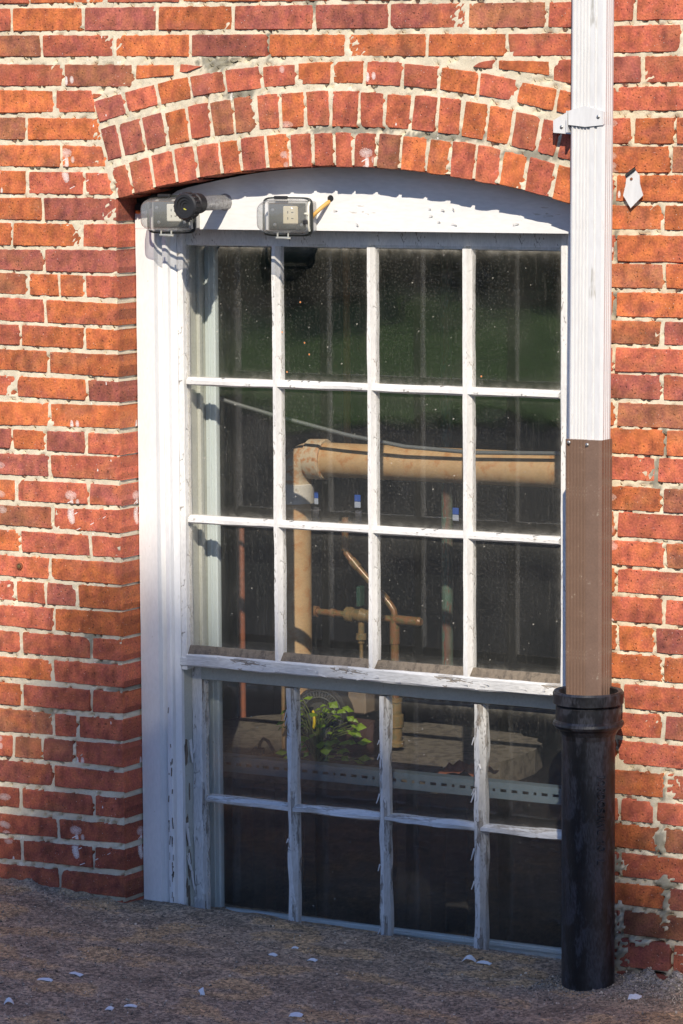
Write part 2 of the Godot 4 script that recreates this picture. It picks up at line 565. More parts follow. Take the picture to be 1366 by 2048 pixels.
func uv2_of(p: Vector3) -> Vector2:
	return Vector2((p.x + 1.2) / 2.4, (2.4 - p.y) / 2.6)

# one brick from the four corners of its face (bottom left, bottom right, top right, top left); back: how far each side runs into the wall [bottom, right, top, left]
func brick_mesh(st: SurfaceTool, q: Array, t: Color, back: Array, centre: Vector3, fine := true) -> void:
	var wlen: float = ((q[1] - q[0]).length() + (q[2] - q[3]).length()) * 0.5
	var hlen: float = ((q[3] - q[0]).length() + (q[2] - q[1]).length()) * 0.5
	var nx := clampi(int(wlen / 0.012), 2, 18) if fine else 1
	var ny := clampi(int(hlen / 0.012), 2, 8) if fine else 1
	var bu := minf(0.0024 / wlen, 0.3)
	var bv := minf(0.0024 / hlen, 0.3)
	var us := [0.0]
	var vs := [0.0]
	for i in nx + 1:
		us.append(lerpf(bu, 1.0 - bu, float(i) / nx))
	for i in ny + 1:
		vs.append(lerpf(bv, 1.0 - bv, float(i) / ny))
	us.append(1.0)
	vs.append(1.0)
	var zf := rng.randf_range(-0.0003, 0.0017)
	var tx := rng.randf_range(-0.006, 0.006)
	var ty := rng.randf_range(-0.02, 0.02)
	var rough := rng.randf_range(0.6, 1.6)
	var other := tone("orpb"[rng.randi() % 4])
	var nu := us.size()
	var chip := Vector2(rng.randi() % 2, rng.randi() % 2) if fine and rng.randf() < 0.28 else Vector2(9, 9)
	var chip_r := rng.randf_range(0.008, 0.018)
	var nv := vs.size()
	var pts := []
	var cols := []
	for j in nv:
		for i in nu:
			var u: float = us[i]
			var v: float = vs[j]
			var p: Vector2 = q[0].lerp(q[1], u).lerp(q[3].lerp(q[2], u), v)
			var edge := i == 0 or j == 0 or i == nu - 1 or j == nv - 1
			var corner := (i <= 1 or i >= nu - 2) and (j <= 1 or j >= nv - 2)
			var mid: Vector2 = (q[0] + q[1] + q[2] + q[3]) * 0.25
			p += Vector2(na.get_noise_2d(p.x * 1300.0, p.y * 1300.0), na.get_noise_2d(p.x * 1300.0 + 500.0, p.y * 1300.0)) * 0.0012
			if corner and fine:
				p += (mid - p).normalized() * (0.0012 if edge else 0.0004)
			var z := zf + tx * (u - 0.5) + ty * (v - 0.5) * hlen / 0.06 * 0.06 + na.get_noise_2d(p.x * 420.0, p.y * 520.0) * 0.0006 * rough
			if edge:
				z -= 0.0055
			if chip.x < 5.0:
				var cp: Vector2 = q[0].lerp(q[1], chip.x).lerp(q[3].lerp(q[2], chip.x), chip.y)
				z -= 0.006 * (1.0 - sm(0.5, 1.1, p.distance_to(cp) / chip_r))
			pts.append(Vector3(p.x, p.y, z))
			var k := sm(-0.1, 0.55, nb.get_noise_2d(p.x * 60.0 + t.r * 900.0, p.y * 90.0))
			var c := t.lerp(other, k * 0.55)
			c *= 1.0 + 0.30 * na.get_noise_2d(p.x * 150.0 + 70.0, p.y * 190.0) + 0.16 * nb.get_noise_2d(p.x * 22.0, p.y * 14.0 + 60.0)
			if na.get_noise_2d(p.x * 330.0 + 20.0, p.y * 80.0) > 0.42:      # run-off and soot streaks
				c *= 0.72
			c *= lerpf(0.66, 1.0, sm(0.0, 0.5, p.y + 0.16 * nb.get_noise_2d(p.x * 40.0, p.y * 40.0)))      # splash dirt low on the wall
			c.a = 1.0
			cols.append(c)
	var addv := func(n: int):
		st.set_color(cols[n])
		st.set_uv2(uv2_of(pts[n]))
		st.add_vertex(pts[n] - centre)
	st.set_smooth_group(1)
	for j in nv - 1:
		for i in nu - 1:
			var a := j * nu + i
			st.set_smooth_group(-1 if i == 0 or j == 0 or i == nu - 2 or j == nv - 2 else 1)
			for n in [a, a + nu + 1, a + 1, a, a + nu, a + nu + 1]:
				addv.call(n)
	st.set_smooth_group(-1)
	var rim := []
	for i in nu - 1:
		rim.append([i, i + 1, back[0]])
	for j in nv - 1:
		rim.append([j * nu + nu - 1, (j + 1) * nu + nu - 1, back[1]])
	for i in nu - 1:
		rim.append([nv * nu - 1 - i, nv * nu - 2 - i, back[2]])
	for j in nv - 1:
		rim.append([(nv - 1 - j) * nu, (nv - 2 - j) * nu, back[3]])
	for e in rim:
		var a: Vector3 = pts[e[0]]
		var b: Vector3 = pts[e[1]]
		var a2 := Vector3(a.x, a.y, -e[2])
		var b2 := Vector3(b.x, b.y, -e[2])
		st.set_color(cols[e[0]])
		st.set_uv2(Vector2(0.001, 0.001))
		q4(st, a2 - centre, b2 - centre, b - centre, a - centre)

func brick(q: Array, t: String, back := [0.03, 0.03, 0.03, 0.03]) -> void:
	var c2: Vector2 = (q[0] + q[1] + q[2] + q[3]) * 0.25
	for i in 4:
		var grow := Vector2(-0.0016 if i in [0, 3] else 0.0016, -0.0016 if i < 2 else 0.0016)
		if (back[1] > 0.09 and i in [1, 2]) or (back[3] > 0.09 and i in [0, 3]):
			grow.x = 0.0
		q[i] += grow
	var centre := Vector3(c2.x, c2.y, 0.0)
	var col := tone(t) * rng.randf_range(0.84, 1.16)
	var st := mb()
	brick_mesh(st, q, col, back, centre)
	commit(st, "brick", mats.brick, wall, centre)

# one course: bed heights at both ends, the middles of its head joints, a tone for each brick
func course(x0: float, x1: float, b0: float, t0: float, b1: float, t1: float, joints: Array, tones: String) -> void:
	var xs := [x0]
	var first: float = joints[0] - 0.208
	if x0 < -1.0 and first > x0 + 0.03:
		xs.append(first)
		tones = "r" + tones
	xs.append_array(joints)
	xs.append(x1)
	for i in xs.size() - 1:
		var a: float = xs[i] + (0.0055 if i > 0 else 0.0)
		var b: float = xs[i + 1] - (0.0055 if i < xs.size() - 2 else 0.0)
		if b - a < 0.02:
			continue
		var ua := (a - x0) / (x1 - x0)
		var ub := (b - x0) / (x1 - x0)
		var lean := rng.randf_range(-0.002, 0.002)
		var q := [Vector2(a + lean, lerpf(b0, b1, ua)), Vector2(b + lean, lerpf(b0, b1, ub)), Vector2(b - lean, lerpf(t0, t1, ub)), Vector2(a - lean, lerpf(t0, t1, ua))]
		if x1 < -0.59 and x1 > -0.73 and x1 != LX and i == xs.size() - 2:      # meets the skewback of the arch
			q[1].x = skew(q[1].y) - 0.012
			q[2].x = skew(q[2].y) - 0.012
			if x1 > -0.6:
				q[1].x = b
				q[2].x = b
		var back := [0.03, 0.03, 0.03, 0.03]
		if b == LX:
			back[1] = 0.095
			q[1].x = LX
			q[2].x = LX
		if a == RX:
			back[3] = 0.095
		brick(q, tones[mini(i, tones.length() - 1)], back)

func skew(y: float) -> float:
	return lerpf(-0.645, -0.712, clampf((y - 1.785) / 0.31, 0.0, 1.0))

func cut_brick(p: Array, t: String) -> void:
	brick(p, t)

func polar(r: float, a: float) -> Vector2:
	return Vector2(ACX + r * sin(a), ACY + r * cos(a))

func arch_ring(r0: float, r1: float, a: Array, tones: String) -> void:
	for i in a.size() - 1:
		var j := 0.0052 / r0
		var tw := rng.randf_range(-0.0018, 0.0018) / r0
		var d0 := rng.randf_range(-0.002, 0.002)
		var d1 := rng.randf_range(-0.003, 0.002)
		var q := [polar(r0 + d0, a[i] + j + tw), polar(r0 + d0, a[i + 1] - j + tw), polar(r1 + d1, a[i + 1] - j - tw), polar(r1 + d1, a[i] + j - tw)]
		brick(q, tones[mini(i, tones.length() - 1)], [0.1 if r0 < 2.4 else 0.03, 0.03, 0.03, 0.03])

func mortar_color(x: float, y: float) -> Color:
	var c := Color(0.74, 0.66, 0.50)
	c *= 1.0 + 0.14 * nb.get_noise_2d(x * 70.0, y * 70.0)
	if x > 0.6:
		c = c.lerp(Color(0.74, 0.61, 0.41), 0.6 * sm(-0.2, 0.4, nb.get_noise_2d(x * 30.0, y * 30.0 + 40.0)))
	var grey := [[-0.078, 2.266, 0.02, 0.03], [-0.199, 2.166, 0.012, 0.035], [0.03, 1.967, 0.14, 0.010], [0.303, 1.950, 0.14, 0.012], [0.52, 1.905, 0.09, 0.016], [-0.35, 2.128, 0.05, 0.02], [-0.279, 2.053, 0.05, 0.012], [-0.733, 0.682, 0.03, 0.014], [-0.744, 0.648, 0.008, 0.035], [-0.699, 0.612, 0.03, 0.012], [-0.884, 0.477, 0.04, 0.014], [-0.669, 0.548, 0.03, 0.012], [0.729, 1.795, 0.03, 0.03], [0.742, 1.69, 0.014, 0.045], [0.736, 1.555, 0.014, 0.04], [0.864, 1.245, 0.014, 0.045], [0.842, 1.165, 0.016, 0.04], [0.732, 0.245, 0.035, 0.04], [0.726, 0.06, 0.04, 0.07], [0.858, 0.293, 0.016, 0.05], [0.868, 0.2, 0.03, 0.05], [0.869, 0.15, 0.014, 0.05], [0.855, 0.424, 0.012, 0.035], [0.78, 0.0, 0.08, 0.03]]
	for g in grey:
		var d := Vector2((x - g[0]) / g[2], (y - g[1]) / g[3]).length() + 0.5 * na.get_noise_2d(x * 500.0, y * 500.0)
		c = c.lerp(Color(0.27, 0.255, 0.20), 0.9 * (1.0 - sm(0.85, 1.1, d)))
	if y < 0.12:
		c = c.lerp(Color(0.32, 0.27, 0.20), 0.65 * (1.0 - sm(-0.02, 0.12, y)))
	c.a = 1.0
	return c

func mortar_z(x: float, y: float) -> float:
	var z := -0.0026 + 0.0013 * na.get_noise_2d(x * 700.0, y * 700.0) + 0.0012 * nb.get_noise_2d(x * 150.0, y * 150.0)
	var hole := na.get_noise_2d(x * 260.0 + 900.0, y * 520.0)
	var most := 0.54 if x < 0.6 else 0.38
	if hole > most:
		z -= minf(0.012, (hole - most) * 0.12)
	if y > 1.9 and x > -0.42 and x < -0.15:      # a crack that runs down through the joints
		var path := [Vector2(-0.170, 2.268), Vector2(-0.192, 2.212), Vector2(-0.199, 2.150), Vector2(-0.290, 2.133), Vector2(-0.345, 2.118), Vector2(-0.372, 2.072), Vector2(-0.378, 2.040), Vector2(-0.393, 1.985), Vector2(-0.405, 1.960)]
		var best := 9.0
		for i in path.size() - 1:
			best = minf(best, Geometry2D.get_closest_point_to_segment(Vector2(x, y), path[i], path[i + 1]).distance_to(Vector2(x, y)))
		z -= 0.012 * (1.0 - sm(0.001, 0.0045, best + 0.002 * na.get_noise_2d(x * 500.0, y * 500.0)))
	if x > 0.68 and y < 0.45:
		for g in [[0.735, 0.235, 0.034, 0.030], [0.728, 0.10, 0.030, 0.05], [0.735, 0.015, 0.036, 0.05], [0.868, 0.205, 0.022, 0.018], [0.868, 0.14, 0.012, 0.05], [0.855, 0.30, 0.012, 0.03], [0.80, 0.055, 0.03, 0.012]]:
			var d := Vector2((x - g[0]) / g[2], (y - g[1]) / g[3]).length() + 0.6 * na.get_noise_2d(x * 420.0, y * 420.0)
			z += 0.008 * (1.0 - sm(0.8, 1.1, d))
		for g in [[0.825, 0.066, 0.045, 0.005], [0.885, 0.02, 0.004, 0.03], [0.83, -0.014, 0.05, 0.004]]:
			var d := Vector2((x - g[0]) / g[2], (y - g[1] + (x - g[0]) * 0.15) / g[3]).length()
			z -= 0.022 * (1.0 - sm(0.7, 1.1, d))
	return z

# a sheet of mortar over columns x0..x1 whose lower edge is low(x)
func mortar_sheet(st: SurfaceTool, x0: float, x1: float, y1: float, low: Callable) -> void:
	var nx := int((x1 - x0) / 0.0064)
	var ny := int((y1 - low.call((x0 + x1) * 0.5)) / 0.0064)
	var pts := PackedVector3Array()
	for j in ny + 1:
		for i in nx + 1:
			var x := lerpf(x0, x1, float(i) / nx)
			var y := lerpf(low.call(x), y1, float(j) / ny)
			pts.append(Vector3(x, y, mortar_z(x, y)))
	st.set_smooth_group(1)
	var w := nx + 1
	for n in pts.size():
		st.set_color(mortar_color(pts[n].x, pts[n].y))
		st.set_uv2(uv2_of(pts[n]))
		st.add_vertex(pts[n])
	var off: int = st.get_meta("first", 0)
	for j in ny:
		for i in nx:
			var a := off + j * w + i
			for n in [a, a + w + 1, a + 1, a, a + w, a + w + 1]:
				st.add_index(n)
	st.set_meta("first", off + pts.size())

func soffit(x: float) -> float:
	return ACY + sqrt(AR * AR - (x - ACX) * (x - ACX))

func build_wall() -> void:
	wall = thing("brick_wall", "weathered red brick wall with pale lime mortar and a flat arch over the window", "wall")
	var st := mb()
	mortar_sheet(st, -1.16, LX - 0.003, 1.786, func(_x): return -0.12)
	mortar_sheet(st, RX + 0.003, 1.13, 1.786, func(_x): return -0.12)
	mortar_sheet(st, -1.16, LX - 0.003, 2.34, func(_x): return 1.786)
	mortar_sheet(st, LX - 0.003, RX + 0.003, 2.34, func(x): return soffit(x) + 0.003)
	mortar_sheet(st, RX + 0.003, 1.13, 2.34, func(_x): return 1.786)
	commit(st, "mortar", mats.mortar, wall)
	# mortar on the sides of the opening and under the arch
	st = mb()
	for side in [LX - 0.004, RX + 0.004]:
		for j in 150:
			var y0 := -0.12 + 1.91 * j / 150.0
			var y1 := -0.12 + 1.91 * (j + 1) / 150.0
			for k in 4:
				var z0 := -0.003 - 0.024 * k
				var z1 := -0.003 - 0.024 * (k + 1)
				var sg := 1.0 if side < 0.0 else -1.0
				var p := []
				for e in [[y0, z0], [y1, z0], [y1, z1], [y0, z1]]:
					p.append(Vector3(side + sg * 0.002 * na.get_noise_2d(e[0] * 700.0, e[1] * 700.0), e[0], e[1]))
				st.set_color(mortar_color(side, y0))
				st.set_uv2(Vector2(0.001, 0.001))
				q4o(st, p[0], p[1], p[2], p[3], p[0] - Vector3(sg, 0, 0))
	for i in 120:
		var xa := lerpf(LX, RX, i / 120.0)
		var xb := lerpf(LX, RX, (i + 1) / 120.0)
		st.set_color(Color(0.6, 0.54, 0.42))
		st.set_uv2(Vector2(0.001, 0.001))
		var pa := Vector3(xa, soffit(xa) + 0.004, -0.003)
		var pb := Vector3(xb, soffit(xb) + 0.004, -0.003)
		q4o(st, pa, pb, pb + Vector3(0, 0, -0.1), pa + Vector3(0, 0, -0.1), pa + Vector3(0, 1, 0))
	commit(st, "reveal_mortar", mats.mortar, wall)
	course(-1.15, 0.66, 2.291, 2.348, 2.266, 2.315, [-0.9, -0.669, -0.446, -0.219, -0.006, 0.202, 0.411], "rororrpr")
	course(-1.15, 0.66, 2.221, 2.276, 2.2, 2.257, [-0.955, -0.737, -0.517, -0.297, -0.068, 0.139, 0.348, 0.558], "ropopppbr")
	course(-1.15, 0.66, 2.157, 2.209, 2.134, 2.184, [-0.865, -0.646, -0.422, -0.199, 0.022, 0.241, 0.454], "bropooor")
	course(-1.15, -0.596, 2.084, 2.137, 2.075, 2.128, [-0.8], "rb")
	course(-1.15, -0.718, 2.013, 2.071, 2.013, 2.065, [-0.829], "or")
	course(-1.15, -0.701, 1.946, 2.001, 1.943, 1.996, [-0.915], "bo")
	course(-1.15, -0.682, 1.878, 1.933, 1.875, 1.926, [-0.81], "oo")
	course(-1.15, -0.662, 1.809, 1.867, 1.806, 1.859, [-0.917, -0.742], "orr")
	course(-1.15, -0.645, 1.742, 1.794, 1.741, 1.797, [-0.869], "op")
	course(-1.15, -0.645, 1.676, 1.732, 1.675, 1.731, [-0.965, -0.753], "oor")
	course(-1.15, -0.645, 1.614, 1.663, 1.61, 1.666, [-0.867], "pp")
	course(-1.15, -0.645, 1.553, 1.606, 1.547, 1.6, [-0.921, -0.822, -0.745], "boor")
	course(-1.15, -0.645, 1.484, 1.545, 1.478, 1.531, [-0.867], "ro")
	course(-1.15, -0.645, 1.424, 1.474, 1.415, 1.466, [-0.944, -0.747], "roo")
	course(-1.15, -0.645, 1.359, 1.41, 1.348, 1.402, [-0.86], "oo")
	course(-1.15, -0.645, 1.292, 1.342, 1.284, 1.335, [-0.962, -0.743], "rop")
	course(-1.15, -0.645, 1.212, 1.271, 1.218, 1.274, [-0.859], "oo")
	course(-1.15, -0.645, 1.156, 1.202, 1.15, 1.202, [-0.976, -0.873, -0.747], "popr")
	course(-1.15, -0.645, 1.085, 1.135, 1.086, 1.144, [-0.86], "pr")
	course(-1.15, -0.645, 1.018, 1.071, 1.021, 1.072, [-0.966, -0.743], "orp")
	course(-1.15, -0.645, 0.955, 1.002, 0.951, 1.008, [-0.855], "br")
	course(-1.15, -0.645, 0.887, 0.94, 0.888, 0.939, [-0.956, -0.738], "orr")
	course(-1.15, -0.645, 0.823, 0.873, 0.819, 0.874, [-0.864], "ro")
	course(-1.15, -0.645, 0.759, 0.806, 0.753, 0.811, [-0.974, -0.879, -0.781], "rrpo")
	course(-1.15, -0.645, 0.692, 0.741, 0.686, 0.746, [-0.855], "ro")
	course(-1.15, -0.645, 0.622, 0.676, 0.623, 0.676, [-0.958, -0.741], "rrr")
	course(-1.15, -0.645, 0.558, 0.605, 0.554, 0.611, [-0.861], "or")
	course(-1.15, -0.645, 0.482, 0.537, 0.487, 0.541, [-0.959, -0.742], "orr")
	course(-1.15, -0.645, 0.41, 0.47, 0.417, 0.47, [-0.86, -0.786], "brr")
	course(-1.15, -0.645, 0.346, 0.397, 0.349, 0.407, [-0.987, -0.896, -0.798], "rbpr")
	course(-1.15, -0.645, 0.278, 0.335, 0.283, 0.333, [-0.863], "pr")
	course(-1.15, -0.645, 0.213, 0.262, 0.216, 0.267, [-0.968, -0.74], "rrr")
	course(-1.15, -0.645, 0.14, 0.19, 0.15, 0.197, [-0.85], "rr")
	course(-1.15, -0.645, 0.072, 0.124, 0.08, 0.133, [-0.966, -0.742], "rrr")
	course(-1.15, -0.645, 0.009, 0.056, 0.009, 0.064, [-0.848], "rr")
	course(-1.15, -0.645, -0.078, -0.017, -0.05, -0.003, [-0.928, -0.74], "rrr")
	# right of the opening
	course(0.668, 1.12, 2.281, 2.329, 2.281, 2.329, [0.759, 0.86], "orr")
	course(0.668, 1.12, 2.213, 2.27, 2.213, 2.27, [0.784], "rr")
	course(0.668, 1.12, 2.14, 2.2, 2.14, 2.2, [0.902], "ror")
	course(0.724, 1.12, 2.071, 2.129, 2.071, 2.129, [0.804], "pr")
	course(0.707, 1.12, 2.007, 2.06, 2.007, 2.06, [0.948], "rr")
	course(0.688, 1.12, 1.931, 1.989, 1.931, 1.989, [0.779, 0.886], "roo")
	course(0.671, 1.12, 1.865, 1.923, 1.865, 1.923, [0.875], "ob")
	course(0.654, 1.12, 1.799, 1.857, 1.799, 1.857, [0.733, 0.949], "ror")
	course(0.636, 1.12, 1.734, 1.788, 1.734, 1.788, [0.856], "oor")
	course(0.636, 1.12, 1.66, 1.719, 1.66, 1.719, [0.737], "ror")
	course(0.636, 1.12, 1.599, 1.653, 1.599, 1.653, [0.861], "bo")
	course(0.636, 1.12, 1.532, 1.587, 1.532, 1.587, [0.734, 0.948], "oor")
	course(0.636, 1.12, 1.469, 1.521, 1.469, 1.521, [0.856], "bp")
	course(0.636, 1.12, 1.404, 1.458, 1.404, 1.458, [0.732], "rr")
	course(0.636, 1.12, 1.341, 1.396, 1.341, 1.396, [0.855], "pp")
	course(0.636, 1.12, 1.276, 1.33, 1.276, 1.33, [0.736], "obb")
	course(0.636, 1.12, 1.212, 1.269, 1.212, 1.269, [0.863], "oo")
	course(0.636, 1.12, 1.15, 1.204, 1.15, 1.204, [0.842], "rr")
	course(0.636, 1.12, 1.08, 1.133, 1.08, 1.133, [0.857], "ob")
	course(0.636, 1.12, 1.017, 1.073, 1.017, 1.073, [0.738], "or")
	course(0.636, 1.12, 0.95, 1.006, 0.95, 1.006, [0.864], "rb")
	course(0.636, 1.12, 0.886, 0.939, 0.886, 0.939, [0.739], "or")
	course(0.636, 1.12, 0.817, 0.874, 0.817, 0.874, [0.861], "rr")
	course(0.636, 1.12, 0.749, 0.805, 0.749, 0.805, [0.743, 0.839], "oop")
	course(0.636, 1.12, 0.682, 0.738, 0.682, 0.738, [0.859], "oo")
	course(0.636, 1.12, 0.612, 0.667, 0.612, 0.667, [0.757], "or")
	course(0.636, 1.12, 0.546, 0.6, 0.546, 0.6, [0.862], "rp")
	course(0.636, 1.12, 0.479, 0.532, 0.479, 0.532, [0.742], "or")
	course(0.636, 1.12, 0.406, 0.462, 0.406, 0.462, [0.866], "or")
	course(0.636, 1.12, 0.343, 0.393, 0.343, 0.393, [0.749, 0.841], "orr")
	course(0.636, 1.12, 0.277, 0.332, 0.277, 0.332, [0.86], "ob")
	course(0.636, 1.12, 0.209, 0.264, 0.209, 0.264, [0.752], "rr")
	course(0.636, 1.12, 0.141, 0.191, 0.141, 0.191, [0.871], "op")
	course(0.636, 1.12, 0.07, 0.124, 0.07, 0.124, [0.756], "pb")
	course(0.636, 1.12, -0.009, 0.057, -0.009, 0.057, [0.885], "pr")
	course(0.636, 1.12, -0.078, -0.021, -0.078, -0.021, [0.792, 0.959], "ppr")
	# cut pieces over the arch, then its three rings
	cut_brick([Vector2(-0.584, 2.092), Vector2(-0.472, 2.103), Vector2(-0.472, 2.125), Vector2(-0.581, 2.128)], "o")
	cut_brick([Vector2(-0.453, 2.111), Vector2(-0.434, 2.109), Vector2(-0.388, 2.121), Vector2(-0.454, 2.129)], "r")
	cut_brick([Vector2(-0.714, 2.05), Vector2(-0.705, 2.047), Vector2(-0.681, 2.055), Vector2(-0.715, 2.058)], "o")
	cut_brick([Vector2(0.364, 2.113), Vector2(0.417, 2.106), Vector2(0.417, 2.127), Vector2(0.384, 2.121)], "r")
	cut_brick([Vector2(0.433, 2.107), Vector2(0.565, 2.089), Vector2(0.564, 2.122), Vector2(0.434, 2.125)], "o")
	cut_brick([Vector2(0.575, 2.079), Vector2(0.645, 2.066), Vector2(0.645, 2.124), Vector2(0.576, 2.124)], "r")
	cut_brick([Vector2(0.593, 2.018), Vector2(0.635, 2.007), Vector2(0.64, 2.043), Vector2(0.599, 2.055)], "o")
	arch_ring(2.378, 2.459, [-0.266, -0.244, -0.216, -0.187, -0.161, -0.132, -0.108, -0.077, -0.05, -0.023, 0.002, 0.024, 0.05, 0.078, 0.108, 0.133, 0.162, 0.19, 0.218, 0.249, 0.275], "rrrrrororrrrboorroror")
	arch_ring(2.475, 2.557, [-0.267, -0.246, -0.218, -0.191, -0.164, -0.138, -0.111, -0.085, -0.058, -0.03, -0.002, 0.03, 0.058, 0.087, 0.115, 0.141, 0.168, 0.195, 0.223, 0.245, 0.266], "ppporbbrorrrrrroorrro")
	arch_ring(2.577, 2.628, [-0.266, -0.231, -0.193, -0.155, -0.116, -0.076, -0.038, 0, 0.035, 0.075, 0.113, 0.154, 0.193, 0.234, 0.262], "proprroorroroor")
	# the wall goes on beyond what the photograph shows
	st = mb()
	var mo := mb()
	for area in [[-3.2, -1.156, -0.12, 2.335], [1.126, 3.2, -0.12, 2.335], [-3.2, 3.2, 2.352, 3.15]]:
		var y: float = area[2]
		var row := 0
		while y < area[3] - 0.03:
			var x: float = area[0] - (0.104 if row % 2 else 0.0)
			while x < area[1]:
				var a := maxf(x, area[0])
				var b := minf(x + 0.198, area[1])
				if b - a > 0.03:
					brick_mesh(st, [Vector2(a, y), Vector2(b, y), Vector2(b, y + 0.056), Vector2(a, y + 0.056)], tone("orrpb"[rng.randi() % 5]), [0.02, 0.02, 0.02, 0.02], Vector3.ZERO, false)
				x += 0.209
			y += 0.0667
			row += 1
		mo.set_color(Color(0.74, 0.66, 0.50))
		mo.set_uv2(Vector2(0.001, 0.001))
		q4(mo, Vector3(area[0], area[2], -0.006), Vector3(area[1], area[2], -0.006), Vector3(area[1], area[3], -0.006), Vector3(area[0], area[3], -0.006))
	commit(st, "outer_brickwork", mats.brick, wall).set_meta("kind", "stuff")
	commit(mo, "outer_mortar", mats.mortar, wall).set_meta("kind", "stuff")
	st = mb()
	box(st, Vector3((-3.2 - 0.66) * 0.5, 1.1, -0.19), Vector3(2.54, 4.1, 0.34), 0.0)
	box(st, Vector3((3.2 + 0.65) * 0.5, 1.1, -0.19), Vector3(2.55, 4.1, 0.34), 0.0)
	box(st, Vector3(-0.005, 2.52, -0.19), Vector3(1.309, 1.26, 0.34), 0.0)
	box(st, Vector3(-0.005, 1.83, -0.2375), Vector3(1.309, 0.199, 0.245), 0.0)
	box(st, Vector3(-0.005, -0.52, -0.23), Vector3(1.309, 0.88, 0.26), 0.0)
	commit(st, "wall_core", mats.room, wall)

# ---------------------------------------------------------------- the window
func flake(st: SurfaceTool, p: Vector3, along: Vector3, across: Vector3, out: Vector3, l: float, w: float, curl: float) -> void:   # a curled chip of paint, fixed along one edge
	var n := 5
	var th := 0.0006
	var rows := []
	for i in n + 1:
		var t := float(i) / n
		var lift := out * (curl * t * t)
		var wd := w * (1.0 - 0.55 * t * t)
		var mid := p + along * (l * t) + lift
		rows.append([mid - across * wd * 0.5, mid + across * wd * 0.5])
	for i in n:
		var a: Vector3 = rows[i][0]
		var b: Vector3 = rows[i][1]
		var c: Vector3 = rows[i + 1][1]
		var d: Vector3 = rows[i + 1][0]
		var nrm := (b - a).cross(d - a).normalized() * th
		q4(st, a + nrm, b + nrm, c + nrm, d + nrm)
		q4(st, d - nrm, c - nrm, b - nrm, a - nrm)

func pane(parent: Node, x0: float, x1: float, y0: float, y1: float, z: float, dusty := true) -> void:
	var c := Vector3((x0 + x1) * 0.5, (y0 + y1) * 0.5, z)
	var tilt := Basis.from_euler(Vector3(rng.randf_range(-0.004, 0.004), rng.randf_range(-0.004, 0.004), 0))
	var mesh := ArrayMesh.new()
	for k in 3:       # front face, back face, dust on the front
		if k == 2 and not dusty:
			break
		var st := mb()
		var o := Vector3(0, 0, [0.0, -0.003, 0.0012][k])
		var p := []
		var hx := (x1 - x0) * 0.5
		var hy := (y1 - y0) * 0.5
		for e in [Vector3(-hx, -hy, 0), Vector3(hx, -hy, 0), Vector3(hx, hy, 0), Vector3(-hx, hy, 0)]:
			p.append(tilt * (e + o))
		for n in [0, 2, 1, 0, 3, 2]:
			st.set_uv(Vector2((c.x + p[n].x + 0.6) / 1.95, (1.8 - c.y - p[n].y) / 1.95))
			st.add_vertex(p[n])
		st.generate_normals()
		st.commit(mesh)
		mesh.surface_set_material(k, mats.dust if k == 2 else mats.glass)
	var o2 := MeshInstance3D.new()
	o2.mesh = mesh
	o2.name = number("pane", parent)
	parent.add_child(o2, true)
	o2.position = c

func muntin_v(parent: Node, xc: float, hw: float, y0: float, y1: float, zf: float, zb: float, mat: Material, jit: float) -> void:
	var st := mb()
	upright(st, [Vector2(xc - hw, zb + 0.018), Vector2(xc - hw * 0.45, zf), Vector2(xc + hw * 0.45, zf), Vector2(xc + hw, zb + 0.018), Vector2(xc + hw, zb), Vector2(xc - hw, zb)], y0, y1, int((y1 - y0) / 0.012), jit)
	commit(st, "muntin", mat, parent)

func muntin_h(parent: Node, yc: float, hh: float, x0: float, x1: float, zf: float, zb: float, mat: Material, jit: float) -> void:
	var st := mb()
	lying(st, [Vector2(yc - hh, zb + 0.018), Vector2(yc - hh * 0.5, zf), Vector2(yc + hh * 0.35, zf), Vector2(yc + hh, zb + 0.018), Vector2(yc + hh, zb), Vector2(yc - hh, zb)], x0, x1, int((x1 - x0) / 0.012), jit)
	commit(st, "muntin", mat, parent)

func part(called: String, parent: Node) -> Node3D:
	var o := Node3D.new()
	o.name = number(called, parent)
	parent.add_child(o, true)
	return o

